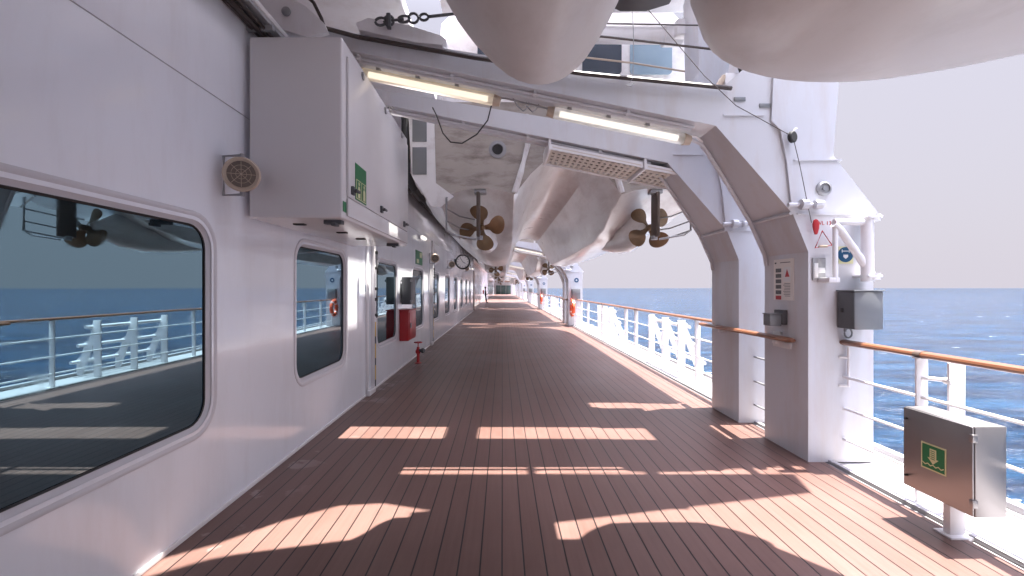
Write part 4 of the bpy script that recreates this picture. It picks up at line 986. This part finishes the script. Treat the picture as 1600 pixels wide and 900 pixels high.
#          zt     zin   zk    zout  zflare  narrow
HT = [(0.0, [3.62, 3.05, 3.13, 2.98, 3.30, 1.0]), (0.5, [3.60, 2.93, 3.06, 2.90, 3.22, 1.0]), (1.3, [3.58, 2.66, 2.78, 2.78, 3.10, 1.0]), (2.2, [3.56, 2.53, 2.50, 2.70, 3.02, 1.0]),
      (6.0, [3.55, 2.48, 2.42, 2.66, 3.0, 1.0]), (9.8, [3.56, 2.50, 2.44, 2.70, 3.05, 0.98]), (11.2, [3.6, 2.68, 2.62, 2.86, 3.25, 0.86]), (12.0, [3.75, 3.02, 2.95, 3.15, 3.55, 0.62]), (12.35, [4.0, 3.5, 3.45, 3.6, 3.9, 0.42])]
def hull_section(v):
    zt, zi, zk, zo, zf, nr = lerp_tab(HT, v)
    g = 4.40
    hc = 1.32
    def U(u): return hc + (u - hc) * nr if u > 0.5 else u
    pts = [(0.0, zt), (0.20, zt - 0.02), (0.38, zt - 0.12), (0.55, zt - 0.12 - (zt - 0.12 - zi) * 0.35)]
    pts += [(U(0.78), zi), (U(0.80), zi - 0.01)]
    for k in range(1, 6):
        f = k / 6
        base = zi + (zo - zi) * f
        pts.append((U(0.80 + 1.1 * f), base + (zk - (zi + zo) / 2) * math.sin(PI * f)))
    pts += [(U(1.92), zo), (U(2.10), zo + (zf - zo) * 0.45), (U(2.28), zf), (U(2.36), zf + 0.3), (U(2.38), g)]
    return pts
def propeller(c, r, parent, turn):
    b = MB()
    b.lathe([(0, -0.09), (0.035, -0.08), (0.05, -0.03), (0.05, 0.06), (0.03, 0.09), (0, 0.10)], AX((0, -1, 0), c), 16)
    for k in range(4):
        a = turn + k * PI / 2
        rings = []
        for s in range(13):
            f = 1 - (1 - s / 12) ** 1.5
            rad = 0.045 + (r - 0.045) * f
            wd = r * max(0.17 if f < 0.5 else 0.0, 0.47 * math.sqrt(max(0.0, 1 - ((f - 0.60) / 0.405) ** 2)))
            pit = math.radians(60 - 36 * f)
            ring = []
            for (tw, th) in ((-1, 0), (-0.5, 1), (0, 1.3), (0.5, 1), (1, 0), (0.5, -1), (0, -1.3), (-0.5, -1)):
                t_ = tw * wd; h = th * 0.010 * (1.3 - f)
                # tangential / axial with pitch
                tang = t_ * math.cos(pit) * 1.0; ax = t_ * math.sin(pit) + h
                er = Vector((math.cos(a), 0, math.sin(a))); et = Vector((-math.sin(a), 0, math.cos(a)))
                sk = 0.10 * r * f * f
                ring.append(Vector(c) + er * rad + et * (tang + sk) + Vector((0, -ax * 0.7, 0)))
            rings.append(ring)
        b.loft(rings)
    return b.build('propeller', M['bronze'], parent, ang=50)
def make_boat(c, y0, label):
    t = thing('tender_boat', label, 'boat', (c, y0, 2.45), 'tender boats hung over the deck')
    vs = [0, 0.15, 0.35, 0.6, 0.9, 1.2, 1.5, 1.9, 2.4, 3, 4, 5, 6, 7, 8, 9, 9.8, 10.4, 10.9, 11.3, 11.6, 11.85, 12.05, 12.2, 12.35]
    rings = []
    for v in vs:
        h = hull_section(v)
        rings.append([(c - u, y0 + v, z) for u, z in h[::-1]] + [(c + u, y0 + v, z) for u, z in h[1:]])
    b = MB(); b.loft(rings, False, False, False)
    # deck and bow plate
    h0 = [hull_section(v)[-1] for v in vs]
    for (v, p), (w_, q) in zip(zip(vs[:-1], h0[:-1]), zip(vs[1:], h0[1:])):
        b.quad([(c - p[0], y0 + v, p[1]), (c + p[0], y0 + v, p[1]), (c + q[0], y0 + w_, q[1]), (c - q[0], y0 + w_, q[1])])
    b.bm.faces.new([b.bm.verts.new(p) for p in rings[-1]])
    bmesh.ops.remove_doubles(b.bm, verts=b.bm.verts[:], dist=1e-4)
    b.build('hull', M['gel'], t, ang=28)
    # transom of each hull: stained plate
    sec = hull_section(0)
    for s in (-1, 1):
        ring = [(c + s * u, y0 + 0.0, z) for u, z in sec] + [(c, y0, 4.40)]
        b = MB(); f = b.bm.faces.new([b.bm.verts.new(p) for p in ring]); b.bm.normal_update(); bmesh.ops.triangulate(b.bm, faces=[f])
        tr = b.build('transom', M['transom'], t, smooth=False)
        b = MB(); b.lathe([(0.13, 0), (0.13, 0.012), (0.085, 0.018), (0.075, 0.0), (0.07, -0.0)], AX((0, -1, 0), (c + s * 1.04, y0 - 0.001, 3.70)), 24, cap=False); ex = b.build('exhaust_flange', M['zinc'], tr)
        b = MB(); b.rod((c + s * 1.04, y0 - 0.001, 3.70), (c + s * 1.04, y0 - 0.006, 3.70), 0.075, 20); b.build('exhaust_hole', M['black'], ex)
        # raised transom rims
        b = MB(); b.prism([(c + s * 1.88, y0 - 0.04, 2.84), (c + s * 2.02, y0 - 0.04, 2.86), (c + s * 2.30, y0 - 0.04, 3.3), (c + s * 2.36, y0 - 0.04, 4.38), (c + s * 1.98, y0 - 0.04, 4.38), (c + s * 1.95, y0 - 0.04, 3.2), (c + s * 1.68, y0 - 0.04, 3.00)],
                          [(c + s * 1.88, y0 - 0.002, 2.84), (c + s * 2.02, y0 - 0.002, 2.86), (c + s * 2.30, y0 - 0.002, 3.3), (c + s * 2.36, y0 - 0.002, 4.38), (c + s * 1.98, y0 - 0.002, 4.38), (c + s * 1.95, y0 - 0.002, 3.2), (c + s * 1.68, y0 - 0.002, 3.00)])
        b.build('quarter_panel', M['gel'], t, smooth=False)
        for z0, z1 in ((3.32, 3.72), (3.80, 4.2)):
            b = MB(); b.box(min(c + s * 2.08, c + s * 2.29), max(c + s * 2.08, c + s * 2.29), y0 - 0.055, y0 - 0.0402, z0, z1, 0.006); b.build('vent_panel', M['grey'], t)
        b = MB(); b.tube([(c + s * 0.62, y0 - 0.03, 4.2), (c + s * 0.60, y0 - 0.03, 3.75), (c + s * 0.70, y0 - 0.03, 3.35), (c + s * 0.79, y0 - 0.02, 3.06)], 0.045, 8); b.build('corner_trim', M['gel'], t)
        # propeller, shaft fairing, rudder
        px = c + s * 1.31
        propeller((px + 0.02, y0 + 0.42, 2.60), 0.36, t, 0.12 if s < 0 else 0.62)
        rings = []
        for v, z, a, h in ((0.50, 2.60, 0.03, 0.04), (0.7, 2.60, 0.09, 0.13), (1.0, 2.62, 0.14, 0.26), (1.5, 2.60, 0.20, 0.30), (2.1, 2.58, 0.26, 0.26), (3.0, 2.62, 0.24, 0.2)):
            rings.append([(px + a * math.cos(k * PI / 8), y0 + v, z + h * math.sin(k * PI / 8) + (0.05 if math.sin(k * PI / 8) > 0 else 0)) for k in range(16)])
        b = MB(); b.loft(rings); b.build('shaft_fairing', M['gel'], t)
        b = MB(); b.box(px - 0.024 + 0.02 * s, px + 0.024 + 0.02 * s, y0 - 0.02, y0 + 0.26, 2.42, 3.08, 0.012); ru = b.build('rudder', M['rudder'], t)
        b = MB(); b.box(px - 0.08, px + 0.10, y0 + 0.02, y0 + 0.18, 3.06, 3.12, 0.01); b.rod((px, y0 + 0.12, 2.38), (px, y0 + 0.12, 2.44), 0.05, 10); b.build('rudder_bracket', M['zinc'], ru)
        # guard tubes
        gx = px + s * 0.42
        b = MB()
        b.tube([(gx, y0 + 0.05, 3.02), (gx + s * 0.06, y0 - 0.05, 2.98), (gx + s * 0.06, y0 - 0.05, 2.50), (gx - s * 0.02, y0 - 0.02, 2.44), (px + s * 0.05, y0 + 0.05, 2.38)], 0.016, 6)
        for z in (2.82, 2.64, 2.50): b.tube([(gx + s * 0.06, y0 - 0.05, z), (gx - s * 0.1, y0 + 0.3, z - 0.06), (px + s * 0.1, y0 + 0.5, z - 0.08)], 0.011, 6)
        b.build('propeller_guard', M['zinc'], t)
        # fender
        pts = [(c + s * 2.40, y0 - 0.03, 4.35), (c + s * 2.40, y0 - 0.03, 3.75), (c + s * 2.38, y0 - 0.02, 3.35), (c + s * 2.30, y0 + 0.1, 3.15), (c + s * 2.30, y0 + 0.6, 3.12)]
        for v in (1.3, 2.2, 4, 6, 8, 9.8, 10.8): q = hull_section(v)[-3]; pts.append((c + s * (q[0] + 0.03), y0 + v, q[1] + 0.1))
        b = MB(); b.tube(pts, 0.055, 10); b.build('fender', M['black'], t)
        b = MB(); b.box(min(c + s * 1.75, c + s * 1.85), max(c + s * 1.75, c + s * 1.85), y0 + 2.4, y0 + 2.7, 2.66, 2.74, 0.01); b.build('zinc_anode', M['darkbox'], t)
    # deckhouse
    b = MB(); rings = []
    for v, wd, zt in ((0.25, 1.80, 6.0), (0.6, 1.95, 6.25), (3, 2.0, 6.35), (9, 2.0, 6.3), (11, 1.6, 5.6), (11.8, 1.1, 4.6)):
        rings.append([(c - wd - 0.1, y0 + v, 4.39), (c - wd, y0 + v, zt - 0.35), (c - wd * 0.85, y0 + v, zt - 0.06), (c - wd * 0.4, y0 + v, zt), (c + wd * 0.4, y0 + v, zt), (c + wd * 0.85, y0 + v, zt - 0.06), (c + wd, y0 + v, zt - 0.35), (c + wd + 0.1, y0 + v, 4.39)])
    b.loft(rings, True, True, True); dh = b.build('deckhouse', M['gel'], t, ang=30)
    b = MB(); b.box(c - 1.85, c + 1.75, y0 - 0.42, y0 + 0.6, 6.12, 6.2, 0.02); b.build('shade_overhang', M['gel'], dh)  # stern overhang added to shade the deck strip below it
    for x0, x1, mm in ((-1.35, -0.75, 'wingrey'), (-0.55, 0.05, 'wingrey'), (0.25, 0.85, 'wingrey'), (0.98, 1.62, 'winpale')):
        b = MB(); pts = rrect(c + x0, c + x1, 4.92, 5.42, 0.06)
        b.prism([(p[0], y0 + 0.225, p[1]) for p in pts], [(p[0], y0 + 0.245, p[1]) for p in pts]); b.build('window', M[mm], dh)
    for s in (-1, 1):
        for k in range(5):
            b = MB(); ya = y0 + 1.0 + k * 1.75; x = c + s * 2.02
            b.box(min(x, x + s * 0.03), max(x, x + s * 0.03), ya, ya + 1.3, 5.1, 5.75, 0.01); b.build('side_window', M['wingrey'], dh)
    return t
boat = make_boat(0.97, 6.72, 'white catamaran tender with bronze propellers, nearest stern overhead past the davits')
for i in (1, 2, 4, 5):
    copy_tree(boat, dy=PERIOD * i, label='white catamaran tender hung beyond the %s davit pair' % ORD(i))

# nearest boat: only its two rounded bows reach into view
nb = thing('tender_boat', 'weathered pale tender directly overhead, showing its two rounded bows', 'boat', (1.0, -3, 2.6), 'tender boats hung over the deck')
def lobe(tab, name, ex=0.9):
    rings = []
    for Y, xc, a, zk, h in tab:
        r = []
        for k in range(-10, 11):
            tt = k / 10
            r.append((xc + a * math.sin(tt * PI / 2), Y, zk + h * (1 - max(0.0, math.cos(tt * PI / 2)) ** ex)))
        zt = max(4.5, zk + h + 0.2) if Y < 2.95 else zk + h + 0.15
        r += [(xc + a * 1.08 + 0.02, Y, zk + h + 0.35 * (zt - zk - h)), (xc + a * 1.12 + 0.05, Y, zt), (xc - a * 1.12 - 0.05, Y, zt), (xc - a * 1.08 - 0.02, Y, zk + h + 0.35 * (zt - zk - h))]
        rings.append(r)
    # resample smoothly along Y
    fine = []
    for i in range(len(rings) - 1):
        p0 = rings[max(0, i - 1)]; p1 = rings[i]; p2 = rings[i + 1]; p3 = rings[min(len(rings) - 1, i + 2)]
        for s in range(4):
            f = s / 4
            ring = []
            for a_, b_, c_, d_ in zip(p0, p1, p2, p3):
                ring.append(tuple(0.5 * (2 * q1 + (q2 - q0) * f + (2 * q0 - 5 * q1 + 4 * q2 - q3) * f * f + (3 * q1 - q0 - 3 * q2 + q3) * f ** 3) for q0, q1, q2, q3 in zip(a_, b_, c_, d_)))
            fine.append(ring)
    fine.append(rings[-1])
    if name == 'hull' and ex > 0.8:      # spray rail along the outer side of the bow
        tt = 0.80; pts = [(xc - a * math.sin(tt * PI / 2) - 0.004, Y, zk + h * (1 - math.cos(tt * PI / 2) ** ex)) for Y, xc, a, zk, h in tab[::-1][1:-1]]
        sp_ = []
        for i in range(len(pts) - 1):
            p0, p1, p2, p3 = [Vector(pts[min(max(0, j), len(pts) - 1)]) for j in (i - 1, i, i + 1, i + 2)]
            for q in range(4):
                f = q / 4; sp_.append(0.5 * (2 * p1 + (p2 - p0) * f + (2 * p0 - 5 * p1 + 4 * p2 - p3) * f * f + (3 * p1 - p0 - 3 * p2 + p3) * f ** 3))
        sp_.append(Vector(pts[-1]))
        b = MB(); b.tube(sp_, 0.012, 8); b.build('spray_rail', M['gel'], nb)
    b = MB(); b.loft(fine); return b.build(name, M['gelbow'], nb, ang=50)
lobe([(3.42, 0.28, 0.06, 3.52, 0.25), (3.32, 0.28, 0.17, 3.30, 0.35), (3.15, 0.27, 0.27, 3.12, 0.45), (2.9, 0.24, 0.345, 2.96, 0.5), (2.6, 0.20, 0.40, 2.83, 0.55), (2.0, 0.13, 0.46, 2.70, 0.55), (1.0, 0.08, 0.50, 2.62, 0.6), (-2, 0.05, 0.52, 2.6, 0.6), (-8, 0.05, 0.52, 2.6, 0.6)], 'hull')
lobe([(3.34, 2.0, 0.25, 3.42, 0.2), (3.24, 1.99, 0.40, 3.26, 0.3), (3.08, 1.97, 0.54, 3.11, 0.38), (2.9, 1.96, 0.68, 2.98, 0.45), (2.6, 1.96, 0.86, 2.84, 0.5), (2.0, 1.93, 1.10, 2.70, 0.5), (1.0, 1.93, 1.14, 2.62, 0.5), (-2, 1.93, 1.14, 2.6, 0.5), (-8, 1.93, 1.14, 2.6, 0.5)], 'hull', 0.62)
b = MB(); rings = []
for Y, x0, x1 in ((3.15, 0.1, 2.0), (3.0, -0.5, 2.5), (2.7, -0.95, 2.85), (2.2, -1.15, 3.05), (1, -1.9, 3.15), (-8, -1.9, 3.15)):
    rings.append([(x0, Y, 4.2), (x0 - 0.02, Y, 4.7), (x0 + 0.2, Y, 6.2), (x1 - 0.2, Y, 6.2), (x1 + 0.02, Y, 4.7), (x1, Y, 4.2)])
b.loft(rings); b.build('deckhouse', M['gel'], nb)
# dark fitting at the very top between the bows
b = MB(); p0 = at(972, 14, 3.6); p1 = at(1046, -18, 3.6)
pts2 = [(0.62, 5.4), (0.62, 3.95), (0.92, 3.815), (1.12, 3.815), (1.30, 3.87), (1.36, 5.4)]
b.prism([(x, 3.12, z) for x, z in pts2], [(x, 3.55, z) for x, z in pts2])
b.build('bow_fender', M['darkbox'], nb)

# ------------------------------------------------------------------ person far down the deck
def make_person(px, py):
    t = thing('person', 'person in dark clothes leaning at the wall far down the deck, red bag', 'person', (px, py, 0))
    J = {'pel': (0, 0, 0.95), 'waist': (0.01, 0, 1.10), 'chest': (-0.02, 0, 1.32), 'neck': (-0.02, 0, 1.50), 'headb': (0, 0, 1.58), 'head': (0.02, 0, 1.66), 'top': (0.02, 0, 1.74)}
    chain = ['pel', 'waist', 'chest', 'neck', 'headb', 'head', 'top']
    verts = []; edges = []; rad = []
    idx = {}
    def add(n, p, r): idx[n] = len(verts); verts.append(p); rad.append(r)
    for n, r in zip(chain, (0.15, 0.13, 0.155, 0.055, 0.075, 0.10, 0.07)): add(n, J[n], r)
    for a, c_ in zip(chain[:-1], chain[1:]): edges.append((idx[a], idx[c_]))
    for s in (-1, 1):
        pts = [('hip', (0.0, 0.10 * s, 0.90), 0.095), ('knee', (0.05 + 0.05 * (s > 0), 0.11 * s, 0.50), 0.062), ('ankle', (0.05 + 0.1 * (s > 0), 0.11 * s, 0.09), 0.042), ('toe', (0.22 + 0.1 * (s > 0), 0.13 * s, 0.04), 0.035)]
        prev = 'pel'
        for n, p, r in pts: add(n + str(s), p, r); edges.append((idx[prev], idx[n + str(s)])); prev = n + str(s)
        pts = [('sho', (-0.02, 0.19 * s, 1.42), 0.062), ('elb', (-0.02, 0.25 * s, 1.14), 0.045), ('wri', (0.14, 0.20 * s, 0.95), 0.03), ('palm', (0.20, 0.19 * s, 0.93), 0.033)]
        prev = 'chest'
        for n, p, r in pts: add(n + str(s), p, r); edges.append((idx[prev], idx[n + str(s)])); prev = n + str(s)
        for k in range(5):
            add('f%d%d' % (k, s), (0.25 + 0.008 * (2 - abs(k - 2)), (0.19 - 0.03 + 0.015 * k) * s, 0.915), 0.009); edges.append((idx[prev], idx['f%d%d' % (k, s)]))
            add('g%d%d' % (k, s), (0.275 + 0.010 * (2 - abs(k - 2)), (0.19 - 0.03 + 0.015 * k) * s, 0.89), 0.008); edges.append((idx['f%d%d' % (k, s)], idx['g%d%d' % (k, s)]))
    me = bpy.data.meshes.new('body'); me.from_pydata([(px + v[0], py + v[1], v[2]) for v in verts], edges, [])
    o = bpy.data.objects.new('tmp', me); C.objects.link(o)
    md = o.modifiers.new('skin', 'SKIN')
    for i, r in enumerate(rad): me.skin_vertices[0].data[i].radius = (r, r)
    me.skin_vertices[0].data[0].use_root = True
    md.use_smooth_shade = True
    o.modifiers.new('sub', 'SUBSURF').levels = 1
    bpy.context.view_layer.update()
    m2 = bpy.data.meshes.new_from_object(o.evaluated_get(bpy.context.evaluated_depsgraph_get()))
    bpy.data.objects.remove(o)
    m2.materials.clear(); m2.materials.append(M['teal']); m2.materials.append(M['skin'])
    for p in m2.polygons:
        p.use_smooth = True
        cz = p.center.z; cxl = p.center.x - px
        if cz > 1.50 or (cxl > 0.15 and 0.85 < cz < 1.0): p.material_index = 1
    ob = bpy.data.objects.new('body', m2); C.objects.link(ob); ob.parent = t; ob.matrix_parent_inverse = parent_world(t).inverted()
    b = MB(); b.lathe([(0.0, 0.13), (0.06, 0.12), (0.105, 0.06), (0.112, 0.0), (0.10, -0.06), (0.0, -0.07)], Matrix.Translation((px - 0.005, py, 1.68)), 16); b.build('hair', M['hair'], t)
    b = MB(); b.box(px - 0.30, px - 0.15, py - 0.18, py + 0.12, 1.0, 1.42, 0.05); tag(b.build('shoulder_bag', M['red']), 'small red bag beside the person far down the deck', 'bag')
make_person(-1.86, 50.0)

# ------------------------------------------------------------------ light, sky, camera
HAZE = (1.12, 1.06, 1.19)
w = bpy.data.worlds.new('World'); SC.world = w; w.use_nodes = True
nt = w.node_tree; bg = nt.nodes['Background']
sky = nt.nodes.new('ShaderNodeTexSky'); sky.sky_type = 'NISHITA'; sky.sun_disc = False
S = Vector((0.24, 0.035, 1.0)).normalized()
el = math.asin(S.z); az = math.atan2(S.x, S.y)
sky.sun_elevation = el; sky.sun_rotation = az
sky.air_density = 1.0; sky.dust_density = 2.0; sky.ozone_density = 1.0; sky.altitude = 0
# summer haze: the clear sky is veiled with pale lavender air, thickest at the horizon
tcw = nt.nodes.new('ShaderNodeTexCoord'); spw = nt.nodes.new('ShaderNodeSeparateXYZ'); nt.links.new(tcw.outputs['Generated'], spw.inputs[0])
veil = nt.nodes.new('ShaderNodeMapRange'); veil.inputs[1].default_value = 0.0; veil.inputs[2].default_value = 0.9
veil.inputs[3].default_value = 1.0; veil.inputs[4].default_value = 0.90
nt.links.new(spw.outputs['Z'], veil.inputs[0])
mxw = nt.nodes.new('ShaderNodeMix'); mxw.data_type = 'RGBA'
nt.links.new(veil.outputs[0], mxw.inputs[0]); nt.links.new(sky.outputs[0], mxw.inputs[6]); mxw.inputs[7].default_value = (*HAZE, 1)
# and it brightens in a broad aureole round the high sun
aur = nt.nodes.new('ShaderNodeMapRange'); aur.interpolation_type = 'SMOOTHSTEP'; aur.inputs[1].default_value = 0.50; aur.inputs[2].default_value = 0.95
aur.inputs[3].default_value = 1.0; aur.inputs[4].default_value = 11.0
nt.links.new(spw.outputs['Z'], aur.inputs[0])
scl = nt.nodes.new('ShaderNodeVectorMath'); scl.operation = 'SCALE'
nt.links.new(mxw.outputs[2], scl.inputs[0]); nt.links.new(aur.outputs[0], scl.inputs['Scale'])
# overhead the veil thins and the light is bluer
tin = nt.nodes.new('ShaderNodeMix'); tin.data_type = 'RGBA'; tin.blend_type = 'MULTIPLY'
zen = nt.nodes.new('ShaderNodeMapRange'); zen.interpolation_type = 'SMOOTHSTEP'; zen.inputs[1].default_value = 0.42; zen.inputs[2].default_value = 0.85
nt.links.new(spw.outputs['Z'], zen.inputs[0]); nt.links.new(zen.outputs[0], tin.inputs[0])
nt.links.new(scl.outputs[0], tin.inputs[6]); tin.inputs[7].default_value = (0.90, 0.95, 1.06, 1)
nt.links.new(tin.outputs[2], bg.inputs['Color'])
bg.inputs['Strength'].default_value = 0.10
sl = bpy.data.lights.new('sun', 'SUN'); sl.energy = 4.2; sl.angle = math.radians(0.5); sl.color = (1.0, 0.95, 0.88)
so = bpy.data.objects.new('sun', sl); C.objects.link(so); so.rotation_euler = (-S).to_track_quat('-Z', 'Y').to_euler(); so.location = (20, 5, 60)
cam = bpy.data.cameras.new('camera'); co = bpy.data.objects.new('camera', cam); C.objects.link(co)
co.location = (0, 0, H); co.rotation_euler = (PI / 2, 0, 0)
cam.sensor_width = 36; cam.lens = 16.0; cam.shift_x = (800 - VX) / 1600.0; cam.shift_y = 0.0
cam.clip_start = 0.05; cam.clip_end = 100000
SC.camera = co
SC.view_settings.view_transform = 'Standard'; SC.view_settings.look = 'None'; SC.view_settings.gamma = 1.0
SC.view_settings.exposure = 2.65
SC.cycles.max_bounces = 12; SC.cycles.diffuse_bounces = 9; SC.cycles.use_denoising = True
